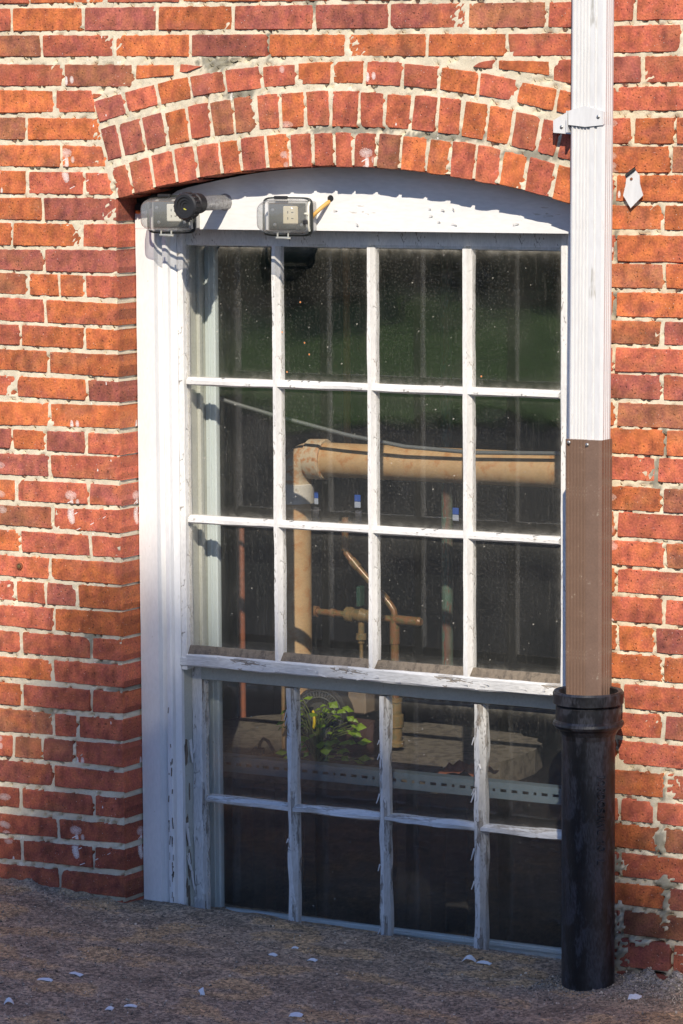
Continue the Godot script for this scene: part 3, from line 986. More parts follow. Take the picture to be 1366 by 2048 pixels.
func build_window() -> void:
	var w := thing("sash_window", "white painted wooden sash window with small panes and peeling paint under the brick arch", "window")
	# arched board over the sashes
	var st := mb()
	var outline := [Vector2(LX + 0.002, 1.719), Vector2(RX - 0.002, 1.719)]
	for i in 41:
		var x := lerpf(RX - 0.002, LX + 0.002, i / 40.0)
		outline.append(Vector2(x, soffit(x) - 0.003 - 0.030 * sm(-0.50, -0.60, x) - 0.006 * sm(-0.2, -0.5, x)))
	bar(st, outline, Vector3(0, 0, -0.112), Vector3(1, 0, 0), Vector3(0, 1, 0), 0.030)
	commit(st, "head_board", mats.board, w)
	# casings with their mouldings
	var prof := [Vector2(LX + 0.002, -0.083), Vector2(-0.588, -0.082), Vector2(-0.5865, -0.098), Vector2(-0.580, -0.107), Vector2(-0.574, -0.107), Vector2(-0.5725, -0.096), Vector2(-0.569, -0.0915), Vector2(-0.559, -0.0915), Vector2(-0.556, -0.096), Vector2(-0.5545, -0.108), Vector2(-0.547, -0.114), Vector2(-0.543, -0.118), Vector2(-0.543, -0.13), Vector2(LX + 0.002, -0.13)]
	st = mb()
	upright(st, prof, -0.12, 1.719, 90, 0.0006)
	var cs := commit(st, "casing", mats.paint, w)
	var mir := []
	for p in prof:
		mir.append(Vector2(0.012 - p.x - (0.017 if p.x < -0.6 else 0.0), p.y))
	st = mb()
	upright(st, mir, -0.12, 1.719, 90, 0.0006)
	commit(st, "casing", mats.paint, w)
	# boards of the frame behind the casings, where the sashes slide
	for s in [[-0.66, -0.543], [0.555, 0.652]]:
		st = mb()
		box(st, Vector3((s[0] + s[1]) * 0.5, 0.80, -0.222), Vector3(s[1] - s[0], 1.84, 0.183), 0.001)
		commit(st, "jamb", mats.inner, w)
	st = mb()
	upright(st, R2(-0.543, -0.166, -0.535, -0.158), 0.60, 1.70, 1)
	upright(st, R2(-0.543, -0.222, -0.533, -0.207), -0.1, 1.70, 1)
	upright(st, R2(0.547, -0.166, 0.555, -0.158), 0.60, 1.70, 1)
	commit(st, "parting_bead", mats.inner, w)
	# upper sash
	var zf := -0.118
	var zb := -0.152
	var u := part("upper_sash", w)
	for s in [[-0.5425, -0.526], [0.537, 0.5545]]:
		st = mb()
		upright(st, R2(s[0], zb, s[1], zf, 0.002), 0.593, 1.74, 90, 0.0012)
		commit(st, "stile", mats.sash, u)
	st = mb()
	lying(st, R2(1.676, zb, 1.74, zf - 0.019, 0.002), -0.526, 0.537, 60, 0.0012)
	commit(st, "top_rail", mats.sash, u)
	st = mb()
	lying(st, R2(0.602, zb, 0.634, zf + 0.004, 0.004), -0.526, 0.537, 80, 0.0022)
	lying(st, R2(0.602, zb, 0.625, zf + 0.004, 0.003), -0.5445, -0.526, 3, 0.001)
	commit(st, "meeting_rail", mats.peel_lying, u)
	st = mb()
	lying(st, [Vector2(0.634, zf - 0.006), Vector2(0.654, zf - 0.017), Vector2(0.654, zf - 0.026), Vector2(0.63, zf - 0.026)], -0.526, 0.537, 24, 0.0007)
	commit(st, "weathered_ledge", mats.bare, u)
	var vx := [[-0.2585, 0.0104], [0.013, 0.0104], [0.279, 0.0120]]
	for v in vx:
		muntin_v(u, v[0], v[1], 0.632, 1.678, zf, zb, mats.sash, 0.0013)
	var cols := [-0.526, -0.2585, 0.013, 0.279, 0.537]
	for y in [1.332, 0.9795]:
		for i in 4:
			muntin_h(u, y, 0.0102, cols[i] + 0.006, cols[i + 1] - 0.006, zf - 0.0025, zb + 0.001, mats.sash_lying, 0.0015)
	var ys := [0.645, 0.9795, 1.332, 1.68]
	for j in 3:
		for i in 4:
			pane(u, cols[i] - 0.006, cols[i + 1] + 0.006, ys[j] - 0.004, ys[j + 1] + 0.004, -0.138)
	# lower sash, set behind the upper one and running down into the raised ground
	zf = -0.166
	zb = -0.203
	var l := part("lower_sash", w)
	for s in [[-0.5425, -0.513], [0.523, 0.5545]]:
		st = mb()
		upright(st, R2(s[0], zb, s[1], zf, 0.003), -0.11, 0.60, 70, 0.0028)
		commit(st, "stile", mats.peel, l)
	st = mb()
	lying(st, R2(0.562, zb, 0.614, zf, 0.002), -0.513, 0.523, 40, 0.001)
	commit(st, "top_rail", mats.inner, l)
	for v in [[-0.2525, 0.0120], [0.015, 0.0120], [0.2835, 0.0150]]:
		muntin_v(l, v[0], v[1], -0.085, 0.558, zf, zb, mats.peel, 0.0036)
	var lc := [-0.513, -0.2525, 0.015, 0.2835, 0.523]
	for i in 4:
		muntin_h(l, 0.247, 0.0100, lc[i] + 0.007, lc[i + 1] - 0.007, zf - 0.003, zb + 0.001, mats.peel_lying, 0.004)
	for j in 2:
		for i in 4:
			pane(l, lc[i] - 0.006, lc[i + 1] + 0.006, [-0.10, 0.247][j] - 0.004, [0.247, 0.56][j] + 0.004, -0.187)
	# aluminium storm frame behind both sashes
	var sf := part("storm_frame", w)
	for s in [[-0.5425, -0.511], [0.523, 0.5545]]:
		st = mb()
		upright(st, R2(s[0], -0.268, s[1], -0.246, 0.003), -0.13, 1.72)
		upright(st, R2(s[0] + 0.012, -0.246, s[0] + 0.018, -0.242, 0.001), -0.13, 1.72)
		commit(st, "stile", mats.alu, sf)
	for y in [[-0.13, -0.052], [1.676, 1.72]]:
		st = mb()
		lying(st, R2(y[0], -0.268, y[1], -0.246, 0.003), -0.511, 0.523)
		lying(st, R2(y[1] - 0.012, -0.246, y[1] - 0.006, -0.242, 0.001), -0.511, 0.523)
		commit(st, "rail", mats.alu, sf)
	pane(sf, -0.515, 0.527, -0.06, 1.68, -0.257, false)
	# paint lifting from the bottom of the left casing and from the sash bars
	st = mb()
	var r := RandomNumberGenerator.new()
	r.seed = 404
	for f in [[0.405, 0.06, 0.014], [0.19, 0.06, 0.013], [0.11, 0.045, 0.014], [0.06, 0.05, 0.010]]:
		flake(st, Vector3(-0.5425, f[0], -0.128 - r.randf() * 0.03), Vector3(0.05, -1, 0).normalized(), Vector3(0, 0, 1), Vector3(1, 0, 0.2), f[1], f[2], 0.004 + r.randf() * 0.005)
	for i in 12:
		flake(st, Vector3(-0.541 + r.randf() * 0.026, r.randf_range(-0.06, 0.5), -0.1645), Vector3(r.randf_range(-0.4, 0.4), -1, 0).normalized(), Vector3(1, 0, 0), Vector3(0.2, 0, 1), r.randf_range(0.008, 0.022), r.randf_range(0.004, 0.009), r.randf_range(0.001, 0.004))
	for v in [[-0.2525, 0.0120], [0.015, 0.0120], [0.2835, 0.0150]]:
		for i in 7:
			var y := r.randf_range(-0.05, 0.54)
			var sx := -1.0 if r.randf() < 0.7 else 1.0
			flake(st, Vector3(v[0] + sx * v[1] * 0.5, y, -0.167), Vector3(sx * 0.25, -1, 0).normalized(), Vector3(sx, 0, -0.6).normalized(), Vector3(sx * 0.6, 0, 0.8), r.randf_range(0.010, 0.030), r.randf_range(0.003, 0.006), r.randf_range(0.0005, 0.003))
	for i in 16:
		var x := r.randf_range(-0.52, 0.52)
		flake(st, Vector3(x, r.randf_range(0.606, 0.63), -0.1135), Vector3(1, r.randf_range(-0.3, 0.2), 0).normalized(), Vector3(0, 1, 0), Vector3(0, 0, 1), r.randf_range(0.01, 0.03), r.randf_range(0.004, 0.009), r.randf_range(0.001, 0.004))
	for i in 12:
		var x := r.randf_range(-0.5, 0.5)
		flake(st, Vector3(x, [1.342, 0.989][i % 2], -0.1215), Vector3(1, 0.1, 0), Vector3(0, 0.4, 0.9), Vector3(0, 0.8, 0.4), r.randf_range(0.008, 0.02), 0.004, 0.003)
	for i in 14:
		var x := r.randf_range(-0.3, 0.55)
		flake(st, Vector3(x, r.randf_range(1.735, 1.79), -0.0815), Vector3(1, r.randf_range(-0.5, 0.4), 0).normalized(), Vector3(0, 1, 0), Vector3(0, 0, 1), r.randf_range(0.008, 0.022), r.randf_range(0.003, 0.008), r.randf_range(0.002, 0.006))
	commit(st, "paint_flakes", mats.sash, w).set_meta("kind", "stuff")
	for e in [[0.405, 0.075, 0.016, -0.136], [0.30, 0.05, 0.006, -0.150], [0.20, 0.08, 0.014, -0.138], [0.11, 0.075, 0.016, -0.146], [0.05, 0.05, 0.010, -0.134]]:
		st = mb()
		var sp := []
		for i in 18:
			var t := TAU * i / 18.0
			sp.append(Vector2(sin(t) * e[2] * 0.5 * (1.0 + 0.5 * na.get_noise_1d(i * 60.0 + e[0] * 900.0)), cos(t) * e[1] * 0.5 * (1.0 + 0.2 * na.get_noise_1d(i * 47.0 + e[0] * 300.0))))
		if Geometry2D.is_polygon_clockwise(PackedVector2Array(sp)):
			sp.reverse()
		bar(st, sp, Vector3(-0.5432, e[0] - 0.03, e[3]), Vector3(0, 0, -1), Vector3(0, 1, 0), 0.0012)
		commit(st, "bare_patch", mats.bare, w)
	st = mb()
	for i in 34:
		var y := r.randf_range(-0.04, 0.2) if i < 20 else r.randf_range(0.1, 0.5)
		var spot: Array = [[-0.5595, -0.0912], [-0.568, -0.0918], [-0.5585, -0.0913]][i % 3]
		box(st, Vector3(spot[0] + r.randf_range(-0.002, 0.002), y, spot[1]), Vector3(r.randf_range(0.0008, 0.0026), r.randf_range(0.003, 0.026), 0.0016), 0.0, Basis(Vector3(0, 0, 1), r.randf_range(-0.12, 0.12)))
	commit(st, "paint_cracks", mats.bare, w).set_meta("kind", "stuff")
	# dark hollow where the casing has rotted at its foot
	st = mb()
	for i in 5:
		box(st, Vector3(-0.5424, -0.03 + 0.012 * i, -0.143), Vector3(0.0012, 0.0125, 0.010 - 0.0012 * absf(i - 1.0)), 0.0)
	commit(st, "rot_hole", mats.bare, w)

# ---------------------------------------------------------------- downspout, iron pipe and the bits fixed to the wall
func corrugated(st: SurfaceTool, xl: float, xr: float, z0: float, z1: float, y0: float, y1: float, shift: float, ridges: Array, depth: float) -> void:
	var p := [Vector2(xl, z0 + 0.004), Vector2(xl + 0.004, z0), Vector2(xr - 0.004, z0), Vector2(xr, z0 + 0.004)]
	for k in 3:       # grooves on the right side
		var z := lerpf(z0, z1, 0.3 + 0.2 * k)
		p.append_array([Vector2(xr, z - 0.003), Vector2(xr - 0.002, z), Vector2(xr, z + 0.003)])
	p.append_array([Vector2(xr, z1 - 0.006), Vector2(xr - 0.006, z1)])
	for i in range(ridges.size() - 1, -1, -1):
		var x: float = lerpf(xl, xr, ridges[i])
		p.append_array([Vector2(x + 0.0042, z1), Vector2(x + 0.0026, z1 - depth), Vector2(x - 0.0026, z1 - depth), Vector2(x - 0.0042, z1)])
	p.append_array([Vector2(xl + 0.006, z1), Vector2(xl, z1 - 0.006)])
	var q := []
	for e in p:
		q.append(Vector2(e.y, e.x))
	if Geometry2D.is_polygon_clockwise(PackedVector2Array(q)):
		q.reverse()
	var up := Vector3(-shift, y1 - y0, 0).normalized()
	var ex := Vector3(0, 0, 1)
	var ey := up.cross(ex).normalized()
	bar(st, q, Vector3(0, y0, 0), ex, ey, y1 - y0)

func build_pipes() -> void:
	var d := thing("downspout", "white corrugated metal downspout on the brick wall ending in a wider brown lower length", "downspout", Vector3(0.69, 0.66, 0.0))
	var st := mb()
	corrugated(st, 0.644, 0.732, 0.012, 0.062, 1.25, 3.0, -0.013, [0.13, 0.24, 0.34, 0.43, 0.53, 0.74], 0.0045)
	commit(st, "upper_length", mats.white_metal, d, -d.position)
	st = mb()
	corrugated(st, 0.641, 0.735, 0.008, 0.073, 0.63, 1.247, 0.0, [0.1, 0.19, 0.28, 0.37, 0.46, 0.55], 0.004)
	var lo := commit(st, "lower_length", mats.brown_metal, d, -d.position)
	lo.set_meta("label", "brown lower length with scratched corrugated face")
	# strap: a band with a peaked middle, and an ear screwed to the wall
	st = mb()
	var band := [Vector2(0.647, 1.975), Vector2(0.690, 1.970), Vector2(0.735, 1.974), Vector2(0.735, 2.006), Vector2(0.690, 2.018), Vector2(0.647, 2.007)]
	bar(st, band, Vector3(0, 0, 0.0625), Vector3(1, 0, 0), Vector3(0, 1, 0), 0.0035)
	box(st, Vector3(0.7350, 1.990, 0.038), Vector3(0.0030, 0.030, 0.049), 0.0005)
	var ear := [Vector2(0.594, 1.957), Vector2(0.6445, 1.953), Vector2(0.6445, 2.008), Vector2(0.636, 2.008), Vector2(0.594, 1.985)]
	bar(st, ear, Vector3(0, 0, 0.034), Vector3(1, 0, 0), Vector3(0, 1, 0), 0.003)
	box(st, Vector3(0.6425, 1.982, 0.05), Vector3(0.003, 0.05, 0.031), 0.0005)
	commit(st, "strap", mats.white_metal, d, -d.position)
	for p in [Vector3(0.616, 1.970, 0.037), Vector3(0.724, 1.993, 0.066), Vector3(0.653, 1.240, 0.073), Vector3(0.700, 1.236, 0.073)]:
		st = mb()
		lathe(st, Vector3.ZERO, Vector3(0, 0, 1), [[0.0, 0.0045], [0.002, 0.0042], [0.003, 0.002], [0.003, 0.0]], 10)
		commit(st, "screw", mats.steel, d, p - d.position)
	# cast-iron pipe with its hub
	var at := Vector3(0.711, -0.05, 0.088)
	var ip := thing("iron_drain_pipe", "black cast iron pipe standing in the pavement under the brown downspout", "pipe", at)
	st = mb()
	lathe(st, Vector3.ZERO, Vector3.UP, [[-0.05, 0.0625], [0.18, 0.0625], [0.36, 0.0625], [0.60, 0.0625], [0.622, 0.066]], 40, 0.0006)
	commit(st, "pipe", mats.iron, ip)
	st = mb()
	lathe(st, Vector3.ZERO, Vector3.UP, [[0.610, 0.064], [0.622, 0.072], [0.628, 0.080], [0.634, 0.0835], [0.640, 0.082], [0.645, 0.0765], [0.676, 0.0765], [0.679, 0.073], [0.682, 0.0765], [0.684, 0.0825], [0.708, 0.0835], [0.713, 0.080], [0.711, 0.070], [0.690, 0.068]], 40, 0.0012)
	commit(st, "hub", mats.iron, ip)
	st = mb()
	lathe(st, Vector3.ZERO, Vector3.UP, [[0.6905, 0.0695], [0.6915, 0.0]], 40)
	commit(st, "hub_packing", mats.black, ip)
	var txt := TextMesh.new()
	var font := SystemFont.new()
	font.font_names = PackedStringArray(["Droid Sans"])
	txt.font = font
	txt.text = "IORDOSAWL  10   L"
	txt.font_size = 32
	txt.pixel_size = 0.00078
	txt.depth = 0.007
	txt.curve_step = 2.0
	txt.width = 2000.0
	var o := MeshInstance3D.new()
	o.mesh = txt
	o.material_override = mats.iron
	o.name = "raised_lettering"
	ip.add_child(o, true)
	var a := deg_to_rad(54.0)
	var out := Vector3(sin(a), 0, cos(a))
	o.basis = Basis(Vector3.DOWN, out.cross(Vector3.DOWN), out)
	o.position = out * 0.0618 + Vector3(0, 0.415, 0)
	# end of a bent strap on the wall
	var b := thing("strap_end", "torn white metal strap end nailed to the brick right of the downspout", "bracket", Vector3(0.785, 1.82, 0.008))
	st = mb()
	var o3 := Vector3(0.785, 1.82, 0.0)
	var shp := [Vector2(0.781, 1.783), Vector2(0.812, 1.812), Vector2(0.804, 1.838), Vector2(0.803, 1.858), Vector2(0.792, 1.870), Vector2(0.770, 1.853), Vector2(0.768, 1.835), Vector2(0.762, 1.812)]
	bar(st, shp, Vector3(0, 0, 0.004) - o3, Vector3(1, 0, 0), Vector3(0, 1, 0), 0.003)
	commit(st, "plate", mats.white_metal, b, Vector3(0, 0, -0.008 + 0.006))
	st = mb()
	for k in 6:
		var t0 := k / 6.0
		var t1 := (k + 1) / 6.0
		var f := func(t: float, s: float) -> Vector3:
			return Vector3(lerpf(-0.017, 0.008, s) + 0.010 * t, 0.032 + 0.018 * s + 0.014 * t, 0.002 + 0.020 * sin(t * 2.4) - 0.004 * t)
		q4(st, f.call(t0, 0.0), f.call(t0, 1.0), f.call(t1, 1.0), f.call(t1, 0.0))
		q4(st, f.call(t1, 0.0) - Vector3(0, 0, 0.002), f.call(t1, 1.0) - Vector3(0, 0, 0.002), f.call(t0, 1.0) - Vector3(0, 0, 0.002), f.call(t0, 0.0) - Vector3(0, 0, 0.002))
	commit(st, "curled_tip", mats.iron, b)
	st = mb()
	lathe(st, Vector3.ZERO, Vector3(0, 0, 1), [[0.0, 0.004], [0.003, 0.003], [0.003, 0.0]], 8)
	commit(st, "nail", mats.rust, b, Vector3(-0.002, 0.030, 0.004))
	# an old anchor in the left part of the wall
	var an := thing("wall_anchor", "small rusty bolt head in a whitened brick left of the window", "bolt", Vector3(-0.957, 0.849, 0.0))
	st = mb()
	lathe(st, Vector3.ZERO, Vector3(0, 0, 1), [[-0.004, 0.009], [0.004, 0.009], [0.005, 0.006], [0.001, 0.0055], [0.001, 0.0]], 14)
	commit(st, "sleeve", mats.rust, an)
	st = mb()
	lathe(st, Vector3.ZERO, Vector3(0, 0, 1), [[0.0, 0.0048], [0.006, 0.0048], [0.007, 0.0]], 10)
	commit(st, "bolt_head", mats.brass, an)

func rounded(w: float, h: float, e := 4.0, n := 32) -> Array:
	var p := []
	for i in n:
		var t := TAU * i / n
		p.append(Vector2(signf(cos(t)) * pow(absf(cos(t)), 2.0 / e) * w * 0.5, signf(sin(t)) * pow(absf(sin(t)), 2.0 / e) * h * 0.5))
	return p

func loft(st: SurfaceTool, rings: Array, cap := true) -> void:    # rings: [z, w, h, exponent, dx, dy]
	var all := []
	for r in rings:
		var ring := []
		for p in rounded(r[1], r[2], r[3]):
			ring.append(Vector3(p.x + r[4], p.y + r[5], r[0]))
		all.append(ring)
	var n: int = all[0].size()
	st.set_smooth_group(5)
	for i in all.size() - 1:
		for k in n:
			var k2 := (k + 1) % n
			q4(st, all[i][k], all[i][k2], all[i + 1][k2], all[i + 1][k])
	if cap:
		var last: Array = all[-1]
		var c := Vector3(rings[-1][4], rings[-1][5], rings[-1][0] + 0.002)
		for k in n:
			t3(st, c, last[k], last[(k + 1) % n])
	st.set_smooth_group(-1)

func outlet_box(label: String, at: Vector3, plate: Material) -> void:
	var o := thing("covered_outlet", label, "electrical outlet", at, "outdoor outlets in clear covers on the arched board")
	var st := mb()
	box(st, Vector3(0, 0, 0.021), Vector3(0.118, 0.076, 0.042), 0.004)
	commit(st, "back_box", mats.greybox, o)
	bx("gasket", Vector3(0, 0, 0.0445), Vector3(0.104, 0.066, 0.004), mats.gasket, o, 0.003)
	bx("socket_plate", Vector3(0.012, 0.004, 0.049), Vector3(0.042, 0.044, 0.006), plate, o, 0.003)
	for k in 2:
		for s in 2:
			bx("slot", Vector3(0.006 + 0.013 * k, -0.004 + 0.015 * s, 0.0522), Vector3(0.002, 0.006, 0.001) if k == 0 else Vector3(0.006, 0.0018, 0.001), mats.black, o, 0.0)
	for e in [[-0.04, 0.016], [-0.034, -0.02], [0.042, -0.02]]:
		st = mb()
		lathe(st, Vector3.ZERO, Vector3(0, 0, 1), [[0.0, 0.0045], [0.002, 0.004], [0.003, 0.0]], 10)
		commit(st, "screw", mats.steel, o, Vector3(e[0], e[1], 0.0465))
	st = mb()
	loft(st, [[0.042, 0.130, 0.086, 7.0, 0.0, 0.0], [0.056, 0.129, 0.085, 7.0, 0.0, 0.0], [0.085, 0.119, 0.077, 5.0, 0.0, 0.0], [0.099, 0.110, 0.069, 4.5, 0.0, 0.0], [0.105, 0.100, 0.060, 4.0, 0.0, 0.0]])
	commit(st, "clear_cover", mats.cover, o)
	st = mb()
	loft(st, [[0.038, 0.136, 0.092, 7.0, 0.0, 0.0], [0.038, 0.140, 0.096, 7.0, 0.0, 0.0], [0.046, 0.140, 0.096, 7.0, 0.0, 0.0], [0.046, 0.132, 0.088, 7.0, 0.0, 0.0]], false)
	commit(st, "cover_rim", mats.gasket, o)
	bx("hinge", Vector3(-0.010, 0.047, 0.058), Vector3(0.036, 0.008, 0.012), mats.black, o, 0.002)
	st = mb()
	tube(st, [Vector3(-0.014, -0.051, 0.075), Vector3(0.026, -0.051, 0.075)], 0.0028, 8)
	tube(st, [Vector3(-0.010, -0.040, 0.075), Vector3(-0.010, -0.052, 0.075)], 0.0022, 8)
	tube(st, [Vector3(0.020, -0.040, 0.075), Vector3(0.020, -0.052, 0.075)], 0.0022, 8)
	commit(st, "latch", mats.socket_white, o)
	st = mb()
	tube(st, [Vector3(0.066, 0.036, 0.05), Vector3(0.069, 0.025, 0.06), Vector3(0.069, -0.02, 0.06), Vector3(0.066, -0.034, 0.05)], 0.0028, 8)
	tube(st, [Vector3(0.060, 0.008, 0.062), Vector3(0.070, 0.008, 0.066)], 0.003, 8)
	commit(st, "cover_clip", mats.socket_white, o)
	bx("lock_tab", Vector3(0.066, -0.012, 0.07), Vector3(0.010, 0.011, 0.012), mats.black, o, 0.002)

func build_fittings() -> void:
	outlet_box("clear-covered outlet with a white socket, behind the black cap at the arch's left end", Vector3(-0.506, 1.757, -0.080), mats.socket_white)
	outlet_box("clear-covered outlet with a cream socket and an orange cord in its side", Vector3(-0.168, 1.754, -0.080), mats.cream)
	var p := thing("capped_pipe", "short silver wrapped pipe with a ribbed black cap pointing out of the white board", "pipe", Vector3(-0.376, 1.787, -0.082))
	var st := mb()
	lathe(st, Vector3.ZERO, Vector3(0, 0, 1), [[-0.02, 0.0215], [0.0, 0.0215], [0.004, 0.0185], [0.02, 0.0182], [0.05, 0.0188], [0.09, 0.018], [0.13, 0.0185]], 24, 0.0016)
	commit(st, "silver_sleeve", mats.foil, p)
	st = mb()
	lathe(st, Vector3.ZERO, Vector3(0, 0, 1), [[0.085, 0.018], [0.088, 0.025], [0.118, 0.027], [0.121, 0.024]], 24, 0.001)
	commit(st, "black_coupling", mats.black, p, Vector3(0, 0, 0.034))
	st = mb()
	lathe(st, Vector3.ZERO, Vector3(0, 0, 1), [[0.121, 0.026], [0.124, 0.0325], [0.146, 0.0325], [0.150, 0.029], [0.150, 0.0225], [0.147, 0.0215], [0.147, 0.015], [0.1445, 0.014], [0.1445, 0.009], [0.142, 0.008], [0.142, 0.0]], 32)
	for k in 18:
		var t := TAU * k / 18
		box(st, Vector3(cos(t) * 0.0322, sin(t) * 0.0322, 0.135), Vector3(0.005, 0.005, 0.02), 0.001, Basis(Vector3(0, 0, 1), t))
	commit(st, "ribbed_cap", mats.black, p, Vector3(-0.004, -0.006, 0.034))
	bx("yellow_mark", Vector3(-0.004, -0.014, 0.1775), Vector3(0.012, 0.003, 0.001), plain(Color(0.45, 0.42, 0.06)), p, 0.0, Basis(Vector3(0, 0, 1), -0.5))
	# cord out of a hole in the board
	var c := thing("power_cord", "short orange cord running from a hole in the board to the right outlet", "cord", Vector3(-0.072, 1.797, -0.082))
	st = mb()
	var pts := []
	for i in 11:
		var t := i / 10.0
		pts.append(Vector3(0.0, 0.0, -0.012).lerp(Vector3(-0.037, -0.046, 0.028), t) + Vector3(0.0, -0.004 * sin(PI * t), 0.018 * sin(PI * t)))
	tube(st, pts, 0.0050, 10)
	commit(st, "cord", plain(Color(0.62, 0.36, 0.10), 0.5), c)
	st = mb()
	lathe(st, Vector3.ZERO, Vector3(0, 0, 1), [[-0.001, 0.009], [0.0012, 0.008], [0.0013, 0.0]], 14)
	commit(st, "hole", mats.black, c, Vector3(0, 0.001, 0.0))
	var h := thing("wire_end", "orange wire nut in a dark hole beside the left outlet", "wire", Vector3(-0.632, 1.765, -0.082))
	st = mb()
	lathe(st, Vector3.ZERO, Vector3(0, 0, 1), [[-0.001, 0.011], [0.0012, 0.010], [0.0013, 0.0]], 14)
	commit(st, "hole", mats.black, h, Vector3(-0.001, 0.008, 0.0))
	st = mb()
	lathe(st, Vector3.ZERO, Vector3(0, 0, 1), [[-0.005, 0.005], [0.012, 0.004], [0.015, 0.0]], 12)
	commit(st, "wire_nut", plain(Color(0.75, 0.16, 0.02), 0.5), h, Vector3(0.002, -0.004, 0.0))

# ---------------------------------------------------------------- inside the room
func arc(c: Vector3, a: Vector3, b: Vector3, n := 10) -> Array:    # from c+a to c+b round c
	var p := []
	for i in n + 1:
		var t := PI * 0.5 * i / n
		p.append(c + a * cos(t) + b * sin(t))
	return p

func build_room() -> void:
	var m: Material = mats.room
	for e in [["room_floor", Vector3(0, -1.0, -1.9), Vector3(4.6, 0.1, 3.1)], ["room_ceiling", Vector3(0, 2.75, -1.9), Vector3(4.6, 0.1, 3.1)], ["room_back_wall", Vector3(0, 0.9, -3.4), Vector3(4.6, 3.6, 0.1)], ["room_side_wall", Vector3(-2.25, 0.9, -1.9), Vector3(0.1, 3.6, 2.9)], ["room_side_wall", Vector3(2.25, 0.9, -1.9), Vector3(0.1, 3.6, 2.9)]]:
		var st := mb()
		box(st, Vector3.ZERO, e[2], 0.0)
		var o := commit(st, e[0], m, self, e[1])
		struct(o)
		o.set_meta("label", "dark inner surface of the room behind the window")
	# cream drain pipe
	var p := thing("cream_drain_pipe", "cream plastic drain pipe with an elbow, stained rusty, behind the middle panes", "pipe", Vector3(-0.484, 0.0, -0.60))
	var st := mb()
	tube(st, [Vector3(0.06, 1.097, 0.0), Vector3(2.6, 1.097, -0.02)], 0.0455, 28)
	commit(st, "horizontal_run", mats.pvc, p)
	st = mb()
	tube(st, [Vector3(0, 0.309, 0), Vector3(0, 1.0, 0)], 0.0420, 28)
	commit(st, "upright_run", mats.pvc, p)
	st = mb()
	tube(st, [Vector3(0, 0.985, 0), Vector3(0, 1.01, 0)] + arc(Vector3(0.062, 1.035, 0), Vector3(-0.062, 0, 0), Vector3(0, 0.062, 0), 12) + [Vector3(0.075, 1.097, 0)], 0.0470, 28, false)
	commit(st, "elbow", mats.pvc_hub, p)
	st = mb()
	lathe(st, Vector3(0.046, 1.097, 0), Vector3(1, 0, 0), [[0.0, 0.047], [0.002, 0.053], [0.046, 0.0545], [0.050, 0.051], [0.050, 0.045]], 32)
	commit(st, "elbow_hub", mats.pvc_hub, p)
	st = mb()
	lathe(st, Vector3(0, 0.978, 0), Vector3.UP, [[0.0, 0.042], [0.0, 0.051], [0.050, 0.050], [0.053, 0.046]], 32)
	commit(st, "elbow_hub", mats.pvc_white, p)
	# sagging cable
	var c := thing("grey_cable", "thin grey cable sagging across in front of the cream pipe", "cable", Vector3(-0.66, 1.277, -0.42))
	st = mb()
	tube(st, [Vector3(-0.20, 0.05, 0.08), Vector3(0, 0, 0), Vector3(0.085, -0.028, -0.03), Vector3(0.19, -0.057, -0.055), Vector3(0.386, -0.102, -0.085), Vector3(0.55, -0.128, -0.105), Vector3(0.738, -0.137, -0.120), Vector3(1.008, -0.129, -0.128), Vector3(1.6, -0.09, -0.128)], 0.0056, 10)
	commit(st, "cable", plain(Color(0.10, 0.11, 0.11), 0.5), c)
	# upright pipes further back
	var f := func(called: String, label: String, x: float, z: float, r: float, y0: float, y1: float, mat: Material):
		var o := thing(called, label, "pipe", Vector3(x, y0, z))
		var s := mb()
		tube(s, [Vector3.ZERO, Vector3(0, y1 - y0, 0)], r, 16)
		commit(s, "pipe", mat, o)
		s = mb()
		lathe(s, Vector3(0, (y1 - y0) * 0.63, 0), Vector3.UP, [[0.0, r], [0.0, r + 0.006], [0.05, r + 0.006], [0.05, r]], 16)
		commit(s, "coupling", mat, o)
	f.call("rusty_pipe", "thin red-brown upright pipe behind the left panes", -0.90, -1.0, 0.0115, -0.95, 0.845, mats.rust)
	f.call("orange_pipe", "faint orange upright pipe rising behind the cream pipe", -0.665, -1.2, 0.0105, 1.0, 2.7, plain(Color(0.42, 0.17, 0.03), 0.6))
	f.call("verdigris_pipe", "green and rust coloured upright copper pipe behind the third column of panes", -0.240, -1.0, 0.0160, 0.47, 2.7, mats.verdigris)
	# copper pipework
	var k := thing("copper_pipework", "copper pipes with a bent offset and a brass valve behind the second column of panes", "pipework", Vector3(-0.2499, 0.3368, -0.7195))
	var off := -k.position
	st = mb()
	tube(st, [Vector3(-0.2499, 0.3465, -0.7195), Vector3(-0.2499, 0.6723, -0.7195)], 0.0115, 16)
	commit(st, "riser", mats.copper, k, off)
	st = mb()
	tube(st, [Vector3(-0.2499, 0.6723, -0.7195), Vector3(-0.2528, 0.6888, -0.7195), Vector3(-0.2645, 0.7044, -0.7195), Vector3(-0.3841, 0.8192, -0.7195), Vector3(-0.3967, 0.8347, -0.7195), Vector3(-0.4006, 0.8522, -0.7195), Vector3(-0.4006, 0.9300, -0.7195)], 0.0092, 14)
	commit(st, "offset_bend", mats.copper, k, off)
	st = mb()
	var fit := func(base: Vector3, axis: Vector3, prof: Array):
		var s1 := mb()
		lathe(s1, base, axis, prof, 16)
		commit(s1, "fitting", mats.copper, k, off)
	fit.call(Vector3(-0.4006, 0.8425, -0.7195), Vector3.UP, [[0.0, 0.012], [0.0, 0.0125], [0.03, 0.0125], [0.03, 0.012]])
	fit.call(Vector3(-0.4006, 0.9057, -0.7195), Vector3.UP, [[0.0, 0.012], [0.004, 0.020], [0.012, 0.020], [0.014, 0.0]])
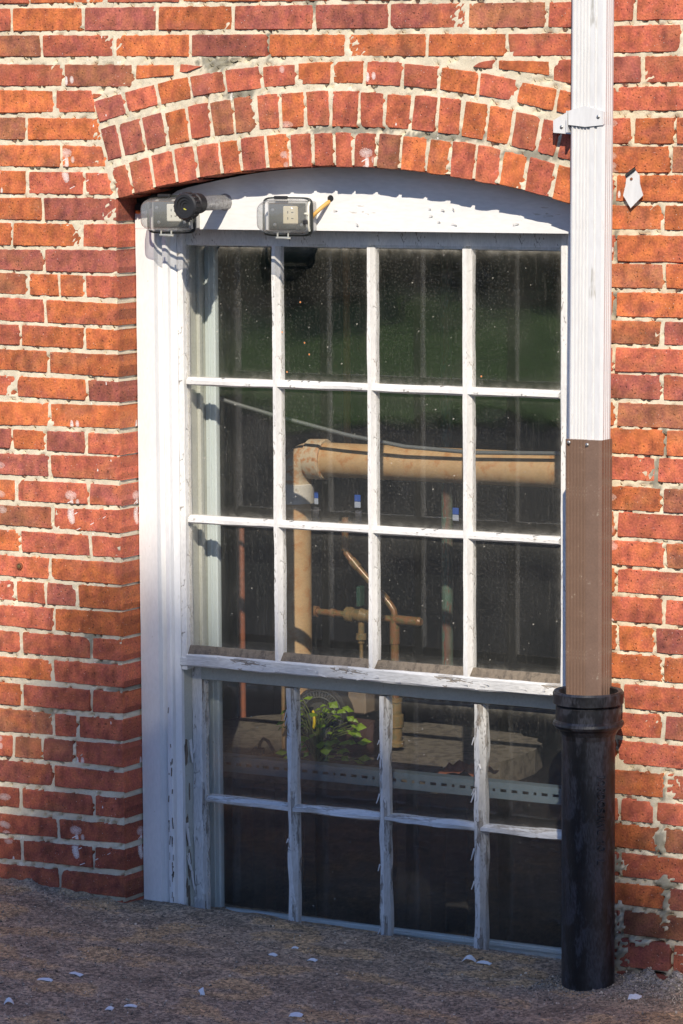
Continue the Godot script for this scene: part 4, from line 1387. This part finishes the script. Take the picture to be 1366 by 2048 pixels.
	fit.call( Vector3(-0.2499, 0.5994, -0.7195), Vector3.UP, [[0.0, 0.014], [0.0, 0.0138], [0.075, 0.0138], [0.075, 0.0135]])
	fit.call( Vector3(-0.2722, 0.7122, -0.7195), Vector3(-0.722, 0.692, 0), [[0.0, 0.012], [0.0, 0.0118], [0.03, 0.0118], [0.03, 0.012]])
	fit.call( Vector3(-0.3598, 0.7958, -0.7195), Vector3(-0.722, 0.692, 0), [[0.0, 0.012], [0.0, 0.0118], [0.03, 0.0118], [0.03, 0.012]])
	st = mb()
	lathe(st, Vector3(-0.2499, 0.3222, -0.7195), Vector3.UP, [[0.0, 0.024], [0.012, 0.024], [0.015, 0.019], [0.05, 0.020], [0.052, 0.024], [0.085, 0.024], [0.088, 0.019], [0.118, 0.018], [0.120, 0.021], [0.130, 0.021], [0.132, 0.013]], 8)
	commit(st, "union_nut", mats.brass, k, off)
	st = mb()
	tube(st, [Vector3(-0.4959, 0.6713, -0.7146), Vector3(-0.1750, 0.6635, -0.7146)], 0.0090, 14)
	lathe(st, Vector3(-0.4959, 0.6713, -0.7146), Vector3(1, -0.02, 0), [[-0.004, 0.0], [-0.004, 0.015], [0.012, 0.015], [0.012, 0.0090]], 14)
	lathe(st, Vector3(-0.4424, 0.6704, -0.7146), Vector3(1, -0.02, 0), [[0.0, 0.0090], [0.0, 0.0118], [0.012, 0.0118], [0.012, 0.0090]], 14)
	lathe(st, Vector3(-0.2187, 0.6645, -0.7146), Vector3(1, -0.02, 0), [[-0.02, 0.0090], [-0.02, 0.0125], [0.045, 0.0125], [0.052, 0.010], [0.052, 0.0]], 14)
	commit(st, "cross_pipe", mats.copper, k, off)
	st = mb()
	lathe(st, Vector3(-0.3987, 0.6694, -0.7146), Vector3(1, 0, 0), [[0.0, 0.013], [0.004, 0.021], [0.022, 0.021], [0.026, 0.015], [0.05, 0.020], [0.07, 0.015], [0.074, 0.021], [0.092, 0.021], [0.096, 0.013]], 8)
	tube(st, [Vector3(-0.3500, 0.6577, -0.7146), Vector3(-0.3500, 0.5945, -0.7146)], 0.009, 10)
	lathe(st, Vector3(-0.3500, 0.6042, -0.7146), Vector3.UP, [[0.0, 0.009], [0.0, 0.015], [0.016, 0.015], [0.016, 0.009]], 8)
	tube(st, [Vector3(-0.3500, 0.5994, -0.7146), Vector3(-0.3500, 0.3465, -0.7146)], 0.0055, 8)
	commit(st, "valve", mats.brass, k, off)
	bx("valve_handle", Vector3(-0.3520, 0.7209, -0.7146) + off, Vector3(0.012, 0.055, 0.03), plain(Color(0.008, 0.04, 0.025), 0.5), k, 0.003)
	# slab that the pump stands on
	var s2 := thing("concrete_slab", "rough concrete slab top behind the lower panes carrying the pump", "slab", Vector3(-0.42, 0.280, -0.80))
	st = mb()
	var edge := []
	for i in 44:
		var t := TAU * i / 44
		var e := 3.2
		var q := Vector2(signf(cos(t)) * pow(absf(cos(t)), 2.0 / e) * 0.50, signf(sin(t)) * pow(absf(sin(t)), 2.0 / e) * 0.34)
		edge.append(q * (1.0 + 0.05 * na.get_noise_1d(i * 40.0)))
	bar(st, edge, Vector3(0, -0.03, 0), Vector3(0, 0, 1), Vector3(1, 0, 0), 0.06, 1)
	st = mb()
	var swap := []
	for q in edge:
		swap.append(Vector2(q.y, q.x))
	if Geometry2D.is_polygon_clockwise(PackedVector2Array(swap)):
		swap.reverse()
	bar(st, swap, Vector3(0, -0.035, 0), Vector3(0, 0, 1), Vector3(1, 0, 0), 0.065, 1)
	commit(st, "slab", mats.concrete, s2)
	for e in [[-0.34, -0.22], [0.18, -0.22], [-0.34, 0.06], [0.18, 0.06]]:
		bx("leg", Vector3(e[0], -0.63, e[1] - 0.06), Vector3(0.07, 1.2, 0.07), plain(Color(0.012, 0.011, 0.010), 0.9), s2, 0.004)
	# perforated channel
	var ch := thing("slotted_channel", "grey metal channel with a row of slots crossing behind the lower panes", "metal channel", Vector3(0.0, 0.298, -0.40))
	st = mb()
	lying(st, R2(-0.021, -0.004, -0.0034, 0.0, 0.0005), -1.3, 1.4)
	lying(st, R2(0.0044, -0.004, 0.021, 0.0, 0.0005), -1.3, 1.4)
	lying(st, R2(0.017, -0.04, 0.021, -0.0045, 0.0005), -1.3, 1.4)
	lying(st, R2(-0.021, -0.04, -0.017, -0.0045, 0.0005), -1.3, 1.4)
	var x := -1.30
	var n := 0
	while x < 1.39:
		var gap := 0.0175 if n % 4 < 3 else 0.008
		bar(st, [Vector2(0.0028, -0.0038), Vector2(0.0112, -0.0038), Vector2(0.014, -0.005), Vector2(0.014, 0.006), Vector2(0.0112, 0.0048), Vector2(0.0028, 0.0048), Vector2(0.0, 0.006), Vector2(0.0, -0.005)], Vector3(x, 0, -0.0039), Vector3(1, 0, 0), Vector3(0, 1, 0), 0.0038)
		x += 0.014 + gap
		n += 1
	commit(st, "web", plain(Color(0.085, 0.12, 0.145), 0.5), ch)
	# pump motor
	var pm := thing("pump_motor", "dark pump motor with a pale slotted fan guard and yellow wire on the slab", "pump motor", Vector3(-0.395, 0.31, -0.56))
	var ax := Vector3(0.10, 0.10, 1).normalized()
	st = mb()
	lathe(st, Vector3(0.0, 0.102, -0.06), ax, [[-0.20, 0.0], [-0.20, 0.05], [-0.18, 0.066], [0.0, 0.068], [0.01, 0.079], [0.062, 0.079], [0.070, 0.072], [0.066, 0.0]], 28)
	commit(st, "motor_body", plain(Color(0.022, 0.021, 0.020), 0.5), pm)
	st = mb()
	var fo := Vector3(0.0, 0.102, -0.06) + ax * 0.068
	var fr := frame_of(ax)
	lathe(st, fo, ax, [[0.0, 0.0655], [0.003, 0.067], [0.005, 0.0655], [0.003, 0.064], [0.0, 0.0655]], 40)
	lathe(st, fo, ax, [[0.0, 0.049], [0.003, 0.051], [0.005, 0.049], [0.003, 0.047], [0.0, 0.049]], 40)
	for i in 44:
		var t := TAU * i / 44
		var dd: Vector3 = fr[0] * cos(t) + fr[1] * sin(t)
		tube(st, [fo + dd * 0.050 + ax * 0.003, fo + dd * 0.0645 + ax * 0.003], 0.0012, 5, false)
	commit(st, "fan_guard", plain(Color(0.09, 0.095, 0.09), 0.5), pm)
	st = mb()
	lathe(st, fo, ax, [[0.0, 0.036], [0.004, 0.035], [0.006, 0.0]], 30)
	commit(st, "hub_disc", plain(Color(0.06, 0.06, 0.056), 0.5), pm)
	bx("foot", Vector3(0.0, 0.016, -0.08), Vector3(0.12, 0.032, 0.10), plain(Color(0.02, 0.02, 0.02), 0.6), pm, 0.003)
	bx("junction_box", Vector3(0.085, 0.140, -0.10), Vector3(0.055, 0.06, 0.09), plain(Color(0.17, 0.13, 0.09), 0.6), pm, 0.004)
	st = mb()
	lathe(st, Vector3(0.09, 0.055, -0.05), Vector3(1, 0, 0.1), [[-0.03, 0.0], [-0.03, 0.045], [0.06, 0.045], [0.07, 0.03], [0.07, 0.0]], 20)
	commit(st, "pump_casing", plain(Color(0.045, 0.022, 0.018), 0.55), pm)
	st = mb()
	tube(st, [Vector3(-0.01, 0.120, 0.012), Vector3(0.0, 0.112, 0.022), Vector3(0.002, 0.092, 0.024), Vector3(-0.004, 0.075, 0.02)], 0.0042, 8)
	commit(st, "yellow_wire", plain(Color(0.62, 0.46, 0.02), 0.5), pm)
	st = mb()
	tube(st, [Vector3(-0.035, -0.002, 0.06), Vector3(-0.038, 0.12, 0.06)], 0.0026, 8)
	commit(st, "sight_rod", plain(Color(0.22, 0.26, 0.25), 0.4), pm)
	# plant beside it
	var pl := thing("leafy_plant", "small bright green leafy plant growing in front of the pump motor", "plant", Vector3(-0.350, 0.308, -0.475))
	var r := RandomNumberGenerator.new()
	r.seed = 21
	var leafm := plain(Color(0.17, 0.27, 0.012), 0.5)
	leafm.backlight_enabled = true
	leafm.backlight = Color(0.3, 0.45, 0.05)
	var stemm := plain(Color(0.10, 0.12, 0.03), 0.7)
	for i in 96:
		var a := r.randf() * TAU
		var hgt := r.randf_range(0.01, 0.165)
		var rad := r.randf_range(0.02, 0.105)
		var tip := Vector3(cos(a) * rad * 1.2, hgt, sin(a) * rad * 0.55)
		if i % 2 == 0:
			st = mb()
			tube(st, [Vector3(0, -0.003, 0), tip * Vector3(0.5, 0.8, 0.5), tip], 0.0016, 5)
			commit(st, "stem", stemm, pl)
		st = mb()
		var l := r.randf_range(0.016, 0.042)
		var dirv := Vector3(cos(a), r.randf_range(-0.4, 0.3), sin(a)).normalized()
		var side := dirv.cross(Vector3(r.randf_range(-0.4, 0.4), 1, r.randf_range(-0.2, 0.8))).normalized() * l * 0.42
		var upv := side.cross(dirv).normalized()
		var ridge := [Vector3.ZERO, dirv * l * 0.5 + upv * 0.003, dirv * l - upv * 0.006]
		t3(st, ridge[0], ridge[1] + side - upv * 0.004, ridge[1])
		t3(st, ridge[1], ridge[1] + side - upv * 0.004, ridge[2])
		t3(st, ridge[0], ridge[1], ridge[1] - side - upv * 0.004)
		t3(st, ridge[1], ridge[2], ridge[1] - side - upv * 0.004)
		commit(st, "leaf", leafm, pl, tip)
	# black cable loop and a rusty rag
	var cl := thing("black_cable_loop", "loop of black cable standing up on the slab at the left", "cable", Vector3(-0.535, 0.308, -0.50))
	st = mb()
	tube(st, [Vector3(-0.01, 0.0, 0.0), Vector3(-0.006, 0.03, 0.0), Vector3(0.006, 0.047, 0.0), Vector3(0.02, 0.040, 0.0), Vector3(0.034, 0.018, 0.0), Vector3(0.05, 0.004, 0.01), Vector3(0.10, 0.004, 0.02)], 0.005, 8)
	commit(st, "cable", mats.black, cl)
	bx("plug", Vector3(-0.01, 0.010, 0.0), Vector3(0.03, 0.022, 0.022), mats.black, cl, 0.003)
	var rg := thing("rusty_rag", "crumpled rust coloured rag on the front edge of the slab", "rag", Vector3(0.085, 0.315, -0.50))
	st = mb()
	var g := []
	for j in 9:
		for i in 9:
			var q := Vector2(i / 8.0 - 0.5, j / 8.0 - 0.5)
			g.append(Vector3(q.x * 0.13, 0.012 + 0.028 * absf(na.get_noise_2d(i * 60.0, j * 45.0)) - 0.05 * q.length_squared(), q.y * 0.10))
	st.set_smooth_group(2)
	for j in 8:
		for i in 8:
			var a := j * 9 + i
			q4(st, g[a], g[a + 9], g[a + 10], g[a + 1])
	commit(st, "rag", mats.rust, rg)
	# labels hanging in the dark
	for e in [[Vector3(-0.440, 0.985, -0.63), "blue and white hanging tag half hidden by the cream pipe's elbow"], [Vector3(-0.311, 0.982, -0.63), "blue and white hanging tag under the cream pipe, left of the middle bar"], [Vector3(-0.018, 0.962, -0.63), "blue and white hanging tag beside the verdigris pipe"]]:
		var t := thing("hanging_tag", e[1], "tag", e[0], "blue and white tags in the dark room")
		bx("blue_half", Vector3(0, 0.013, 0), Vector3(0.018, 0.018, 0.003), plain(Color(0.02, 0.07, 0.30), 0.4), t, 0.001)
		bx("white_half", Vector3(0, -0.0045, 0), Vector3(0.018, 0.016, 0.003), plain(Color(0.30, 0.34, 0.42), 0.4), t, 0.001)
		bx("dark_strip", Vector3(0, -0.04, -0.004), Vector3(0.018, 0.04, 0.003), plain(Color(0.05, 0.05, 0.06), 0.5), t, 0.001)
		st = mb()
		tube(st, [Vector3(0, 0.022, 0), Vector3(0, 0.12, 0)], 0.001, 5)
		commit(st, "string", mats.black, t)

# ---------------------------------------------------------------- the ground and what stands behind the camera
func ground_y(x: float, z: float) -> float:
	var b := 0.0
	if x < -0.65:
		b = lerpf(-0.008, 0.02, clampf((-x - 0.65) / 0.35, 0.0, 1.0))
	elif x < 0.7:
		b = lerpf(-0.008, -0.04, (x + 0.65) / 1.35)
	else:
		b = lerpf(-0.04, -0.026, clampf((x - 0.7) / 0.25, 0.0, 1.0))
	b -= 0.042 * sm(0.07, 0.17, -z) * (1.0 - sm(0.56, 0.64, absf(x)))
	b = lerpf(b, -0.03, sm(0.5, 3.0, maxf(absf(x) - 0.7, z)))
	var near := 1.0 - sm(2.0, 6.0, maxf(absf(x), absf(z)))
	b += near * (0.003 * na.get_noise_2d(x * 60.0, z * 60.0) + 0.0005 * na.get_noise_2d(x * 420.0, z * 420.0))
	# crumbled mortar at the foot of the right part of the wall
	b += 0.022 * (1.0 - sm(0.0, 0.11, z)) * sm(0.66, 0.80, x) * (0.6 + 0.8 * na.get_noise_2d(x * 130.0, z * 130.0))
	b += 0.012 * (1.0 - sm(0.0, 0.05, z)) * sm(0.62, 0.70, -x) * (0.6 + 0.8 * na.get_noise_2d(x * 130.0, z * 130.0))
	return b

func ground_color(x: float, z: float) -> Color:
	var c := Color(0.66, 0.475, 0.315)
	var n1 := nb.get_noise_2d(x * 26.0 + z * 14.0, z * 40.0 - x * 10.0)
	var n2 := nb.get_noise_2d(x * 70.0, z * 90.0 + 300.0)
	c = c.lerp(Color(0.82, 0.50, 0.21), 0.6 * sm(0.0, 0.34, n1 + 0.35 * n2 - 0.1))  # golden streaks: staining, with soft dappled sun painted into the colour
	c = c.lerp(Color(0.38, 0.27, 0.175), 0.7 * sm(0.12, 0.45, -n1 + 0.3 * n2))
	c *= 1.0 + 0.3 * n2 + 0.14 * na.get_noise_2d(x * 520.0, z * 520.0) + 0.3 * na.get_noise_2d(x * 1400.0, z * 1400.0)
	c = c.lerp(Color(0.085, 0.080, 0.078), sm(1.3, 2.2, maxf(z, maxf(x - 0.6, -x - 0.6))))      # dark asphalt further out
	if x > 0.5:
		c = c.lerp(Color(0.45, 0.45, 0.46), 0.7 * sm(0.55, 0.8, x) * (1.0 - sm(0.06, 0.22, z + 0.08 * n2)) * sm(-0.5, 0.1, n2 + 0.2))
	if x < -0.5:
		c = c.lerp(Color(0.42, 0.36, 0.27), 0.5 * (1.0 - sm(0.0, 0.06, z)))
	c.a = 1.0
	return c

func spread(a: float, b: float, fine: float, lo: float, hi: float) -> Array:
	var v := []
	var x := lo
	while x < hi:
		v.append(x)
		x += fine
	v.append(hi)
	var s := fine
	x = hi
	while x < b:
		s *= 1.35
		x = minf(x + s, b)
		v.append(x)
	s = fine
	x = lo
	while x > a:
		s *= 1.35
		x = maxf(x - s, a)
		v.push_front(x)
	return v

func build_ground() -> void:
	var xs := spread(-300.0, 300.0, 0.008, -1.15, 1.25)
	var zs := spread(-0.30, 400.0, 0.008, -0.30, 1.35)
	var st := mb()
	st.set_smooth_group(1)
	for z in zs:
		for x in xs:
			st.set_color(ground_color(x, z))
			st.add_vertex(Vector3(x, ground_y(x, z), z))
	var w := xs.size()
	for j in zs.size() - 1:
		for i in w - 1:
			var a := j * w + i
			for n in [a, a + 1, a + w + 1, a, a + w + 1, a + w]:
				st.add_index(n)
	var g := commit(st, "ground", mats.ground, self)
	struct(g)
	g.set_meta("label", "dusty brown asphalt at the foot of the wall")
	# lawn across the yard
	st = mb()
	box(st, Vector3(0, -0.02, 18.8), Vector3(160, 0.06, 12.6), 0.0)
	var lawn := commit(st, "lawn", worn(Color(0.15, 0.33, 0.026), Color(0.06, 0.14, 0.014), 0.48, 0.2, 0.22, 0.9, 120, 0.0, 0.0, 1.0, 0.5), self)
	struct(lawn)
	# grit
	var grit := MultiMeshInstance3D.new()
	grit.name = "grit"
	var mm := MultiMesh.new()
	mm.transform_format = MultiMesh.TRANSFORM_3D
	mm.use_colors = true
	st = mb()
	box(st, Vector3.ZERO, Vector3(1, 0.7, 0.8), 0.3)
	st.generate_normals()
	mm.mesh = st.commit()
	mm.instance_count = 16000
	var r := RandomNumberGenerator.new()
	r.seed = 15
	for i in 16000:
		var x := r.randf_range(-1.2, 1.4)
		var z := r.randf_range(0.0, 1.3) if absf(x) > 0.6 else r.randf_range(-0.16, 1.3)
		if r.randf() < 0.3:
			x = r.randf_range(0.6, 1.1)
			z = absf(r.randfn(0.05, 0.1))
		var s := r.randf_range(0.0014, 0.0042) * (1.8 if r.randf() < 0.05 else 1.0)
		mm.set_instance_transform(i, Transform3D(Basis.from_euler(Vector3(r.randf() * 6.0, r.randf() * 6.0, 0)).scaled(Vector3.ONE * s), Vector3(x, ground_y(x, z) + s * 0.2, z)))
		var v := r.randf_range(0.05, 0.40)
		if r.randf() < 0.08:
			v = r.randf_range(0.45, 0.75)
		mm.set_instance_color(i, Color(v, v * 0.82, v * 0.62))
	grit.multimesh = mm
	var gm := plain(Color.WHITE, 0.9)
	gm.vertex_color_use_as_albedo = true
	grit.material_override = gm
	grit.set_meta("kind", "stuff")
	grit.set_meta("label", "fine grit and tiny paint crumbs scattered over the asphalt")
	add_child(grit, true)
	# paint chips fallen from the window
	var chips := [[-0.388, 0.74, 0.034, 0.009, 0.1, "flat pale paint chip lying at the left end of the foreground pair"], [-0.354, 0.661, 0.036, 0.009, -0.25, "long pale paint chip just behind the leftmost foreground pair"], [-0.341, 0.954, 0.020, 0.010, 0.6, "bent grey paint chip at the bottom left edge of the pavement"], [-0.115, 0.879, 0.015, 0.012, 0.2, "small stubby grey paint chip near the bottom edge"], [-0.09, 0.83, 0.026, 0.008, 0.3, "dark thin paint chip beside the small stubby one"], [-0.01, 0.65, 0.024, 0.010, -0.9, "tilted folded paint chip in the middle left of the pavement"], [0.273, 0.701, 0.026, 0.016, 0.2, "broad grey paint chip at the bottom edge below the window's middle"], [-0.061, 0.245, 0.022, 0.010, -0.2, "bluish paint chip nearest the first lower bar"], [0.05, 0.243, 0.020, 0.010, -0.1, "pale paint chip right of the bluish one"], [-0.047, 0.161, 0.014, 0.007, 0.3, "tiny white paint chip close below the lower panes"], [0.371, 0.042, 0.030, 0.010, 0.2, "curled white paint chip arched up near the iron pipe"], [0.415, 0.049, 0.034, 0.010, -0.1, "straight white paint strip touching the curled chip"], [0.881, 0.193, 0.026, 0.022, 0.3, "round pale stone-like flake right of the iron pipe"]]
	var cm := worn(Color(0.82, 0.82, 0.82), Color(0.5, 0.49, 0.47), 0.7, 0.15, 14.0, 0.7, 140, 0.0, 0.0, 1.0, 0.25)
	for e in chips:
		st = mb()
		var curl := 0.011 if e[5].begins_with("curled") or e[5].begins_with("bent") or e[5].begins_with("tilted") else 0.0025
		var nn := 6
		var rows := []
		for i in nn + 1:
			var t := (float(i) / nn - 0.5) * 1.15
			var wd: float = e[3] * 1.15 * (1.0 + 0.35 * na.get_noise_1d(i * 50.0 + e[0] * 900.0))
			rows.append([Vector3(t * e[2], curl * (1.0 - 4.0 * t * t) + 0.001, -wd * 0.5), Vector3(t * e[2], curl * (1.0 - 4.0 * t * t) * 0.6 + 0.001, wd * 0.5)])
		for i in nn:
			var a: Vector3 = rows[i][0]
			var b: Vector3 = rows[i][1]
			var c: Vector3 = rows[i + 1][1]
			var d: Vector3 = rows[i + 1][0]
			q4(st, a, b, c, d)
			var dn := Vector3(0, -0.0012, 0)
			q4(st, d + dn, c + dn, b + dn, a + dn)
			q4(st, b, b + dn, c + dn, c)
			q4(st, d, d + dn, a + dn, a)
		var o := commit(st, "paint_chip", cm, self, Vector3(e[0], ground_y(e[0], e[1]) + 0.002, e[1]))
		o.rotation = Vector3(0.22, e[4], 0.0)
		tag(o, e[5], "paint chip", "paint chips on the asphalt")

func leaf_crown(radii: Vector3, n: int, size: float, seed_: int, clumps: int, spread_: float) -> MultiMesh:
	var mm := MultiMesh.new()
	mm.transform_format = MultiMesh.TRANSFORM_3D
	mm.use_colors = true
	var st := mb()
	t3(st, Vector3(-0.5, 0, 0), Vector3(0, -0.12, 0.3), Vector3(0.5, 0, 0))
	t3(st, Vector3(-0.5, 0, 0), Vector3(0.5, 0, 0), Vector3(0, -0.12, -0.3))
	st.generate_normals()
	mm.mesh = st.commit()
	mm.instance_count = n
	var r := RandomNumberGenerator.new()
	r.seed = seed_
	var cl := []
	for i in clumps:
		var d := Vector3(r.randfn(), r.randfn(), r.randfn()).normalized()
		cl.append(d * radii * pow(r.randf(), 0.45) * 0.9)
	for i in n:
		var c := Vector3.ZERO
		if spread_ > 0.0:
			c = cl[r.randi() % clumps] + Vector3(r.randfn(), r.randfn(), r.randfn()) * spread_
		else:       # a full crown with an uneven outline
			for tries in 20:
				var d := Vector3(r.randfn(), r.randfn(), r.randfn()).normalized()
				var q := pow(r.randf(), 0.33)
				c = d * radii * q * (1.0 + 0.10 * na.get_noise_3d(d.x * 14.0, d.y * 14.0, d.z * 14.0))
				if na.get_noise_3d(c.x * 3.2 + 40.0, c.y * 3.2, c.z * 3.2) > -0.35:
					break
		var s := size * r.randf_range(0.6, 1.3)
		mm.set_instance_transform(i, Transform3D(Basis.from_euler(Vector3(r.randf() * 6.3, r.randf() * 6.3, r.randf() * 6.3)).scaled(Vector3.ONE * s), c))
		var v := r.randf_range(0.6, 1.3)
		mm.set_instance_color(i, Color(0.05 * v, 0.085 * v, 0.018 * v))
	return mm

func tree(called: String, label: String, category: String, at: Vector3, trunk_h: float, crown_y: float, radii: Vector3, n: int, size: float, seed_: int, spread_: float) -> Node3D:
	var o := thing(called, label, category, at, "trees across the yard")
	var st := mb()
	tube(st, [Vector3(0, -0.1, 0), Vector3(0.1, trunk_h * 0.5, 0), Vector3(0, crown_y + radii.y * 0.5, 0.1)], [0.42, 0.3, 0.06], 10)
	commit(st, "trunk", plain(Color(0.09, 0.07, 0.05), 0.9), o)
	for i in 7:
		var a := TAU * i / 7.0 + seed_
		st = mb()
		var y0 := lerpf(trunk_h * 0.6, crown_y, i / 7.0)
		tube(st, [Vector3(0, y0, 0), Vector3(cos(a) * radii.x * 0.4, y0 + 1.0, sin(a) * radii.z * 0.4), Vector3(cos(a) * radii.x * 0.8, y0 + 1.6, sin(a) * radii.z * 0.8)], [0.13, 0.09, 0.03], 7)
		commit(st, "limb", plain(Color(0.09, 0.07, 0.05), 0.9), o)
	var c := MultiMeshInstance3D.new()
	c.name = "crown"
	c.multimesh = leaf_crown(radii, n, size, seed_, 90, spread_)
	var lm := plain(Color.WHITE, 0.6)
	lm.vertex_color_use_as_albedo = true
	c.material_override = lm
	c.position = Vector3(0, crown_y, 0)
	c.set_meta("kind", "stuff")
	o.add_child(c, true)
	return o

func build_yard() -> void:
	# the tall tree that shades the lower part of the wall
	var s_dir := Vector3(0.380, 0.588, 0.714)
	var e_u := Vector3(0.883, 0.0, -0.469)
	var e_v := Vector3(-0.276, 0.809, -0.519)
	var main := s_dir * 30.5 - e_u * 0.9 - e_v * 5.6
	var o := tree("shade_tree", "tall dense tree standing across the yard towards the sun", "tree", Vector3(main.x, -0.03, main.z), 8.0, main.y, Vector3(4.6, 4.6, 4.6), 22000, 0.34, 3, -1.0)
	var lm2 := plain(Color.WHITE, 0.6)
	lm2.vertex_color_use_as_albedo = true
	var k := 0
	for e in [[-0.58, 0.20, 0.66, 1150], [-0.80, -0.28, 0.76, 1400], [-0.16, -0.02, 0.60, 850], [0.04, -0.44, 0.86, 1300], [-1.6, -0.92, 1.12, 1500], [1.5, -1.4, 1.2, 1500], [-0.4, -0.9, 1.0, 1400]]:
		var at: Vector3 = s_dir * (30.0 + 0.3 * k) + e_u * e[0] + e_v * e[1]
		var st := mb()
		tube(st, [Vector3(0, main.y + 2.0, 0), (Vector3(0, main.y + 3.5, 0) + at - o.position) * 0.5, at - o.position], [0.09, 0.05, 0.01], 6)
		commit(st, "branch", plain(Color(0.09, 0.07, 0.05), 0.9), o)
		var c2 := MultiMeshInstance3D.new()
		c2.name = number("leafy_branch", o)
		c2.multimesh = leaf_crown(Vector3.ONE * e[2], e[3], 0.16, 40 + k, 10, -1.0)
		c2.material_override = lm2
		c2.position = at - o.position
		c2.set_meta("kind", "stuff")
		o.add_child(c2, true)
		k += 1
	for e in [[-31.0, 33.0, 5], [-20.0, 35.0, 6], [-9.0, 36.0, 7], [2.0, 38.0, 8]]:
		tree("yard_tree", "dense tree reflected in the window, %s of its row" % ["leftmost", "second", "third", "last"][e[2] - 5], "tree", Vector3(e[0], -0.03, e[1]), 3.0, 6.5, Vector3(5.5, 5.5, 4.5), 7000, 0.45, e[2], 0.9)
	var h := thing("hedge", "dark clipped hedge along the far edge of the lawn", "hedge", Vector3(-14, 0, 25.6))
	var c := MultiMeshInstance3D.new()
	c.name = "foliage"
	c.multimesh = leaf_crown(Vector3(26, 1.4, 0.9), 14000, 0.4, 12, 500, 0.4)
	var lm := plain(Color.WHITE, 0.6)
	lm.vertex_color_use_as_albedo = true
	c.material_override = lm
	c.position = Vector3(0, 1.3, 0)
	c.set_meta("kind", "stuff")
	h.add_child(c, true)

func _ready() -> void:
	var cam := Camera3D.new()
	cam.name = "camera"
	cam.fov = 16.458
	cam.near = 0.1
	cam.far = 900.0
	cam.position = Vector3(4.26466, 1.99801, 7.46394)
	cam.basis = Basis(Vector3.UP, 0.5191010) * Basis(Vector3.RIGHT, -0.1113225) * Basis(Vector3.BACK, -0.0064992)
	add_child(cam)
	cam.current = true
	var env := Environment.new()
	env.background_mode = Environment.BG_SKY
	var sky := Sky.new()
	var sm_ := ProceduralSkyMaterial.new()
	sm_.sky_top_color = Color(0.33, 0.46, 0.69)
	sm_.sky_horizon_color = Color(0.72, 0.79, 0.88)
	sm_.sky_curve = 0.18
	sm_.ground_bottom_color = Color(0.20, 0.18, 0.15)
	sm_.ground_horizon_color = Color(0.45, 0.48, 0.50)
	sm_.sun_angle_max = 8.0
	sky.sky_material = sm_
	env.sky = sky
	env.background_energy_multiplier = 1.5
	env.tonemap_mode = Environment.TONE_MAPPER_LINEAR
	env.tonemap_exposure = 1.26
	env.sdfgi_enabled = true
	env.ssao_enabled = true
	env.ssil_enabled = true
	var we := WorldEnvironment.new()
	we.name = "environment"
	we.environment = env
	add_child(we)
	var sun := DirectionalLight3D.new()
	sun.name = "sun"
	sun.light_energy = 1.5
	sun.light_color = Color(1.0, 0.955, 0.88)
	sun.light_angular_distance = 0.5
	sun.shadow_enabled = true
	var el := deg_to_rad(36.0)
	var az := deg_to_rad(28.0)
	var to_sun := Vector3(sin(az) * cos(el), sin(el), cos(az) * cos(el))
	sun.basis = Basis.looking_at(-to_sun, Vector3.UP)
	add_child(sun)

	rng.seed = 2024
	na.noise_type = FastNoiseLite.TYPE_SIMPLEX
	na.frequency = 0.1
	na.seed = 3
	na.fractal_octaves = 2
	nb.noise_type = FastNoiseLite.TYPE_SIMPLEX
	nb.frequency = 0.1
	nb.seed = 8
	nb.fractal_octaves = 3
	make_materials()
	build_wall()
	build_ground()
	build_room()
	build_window()
	build_pipes()
	build_fittings()
	build_yard()
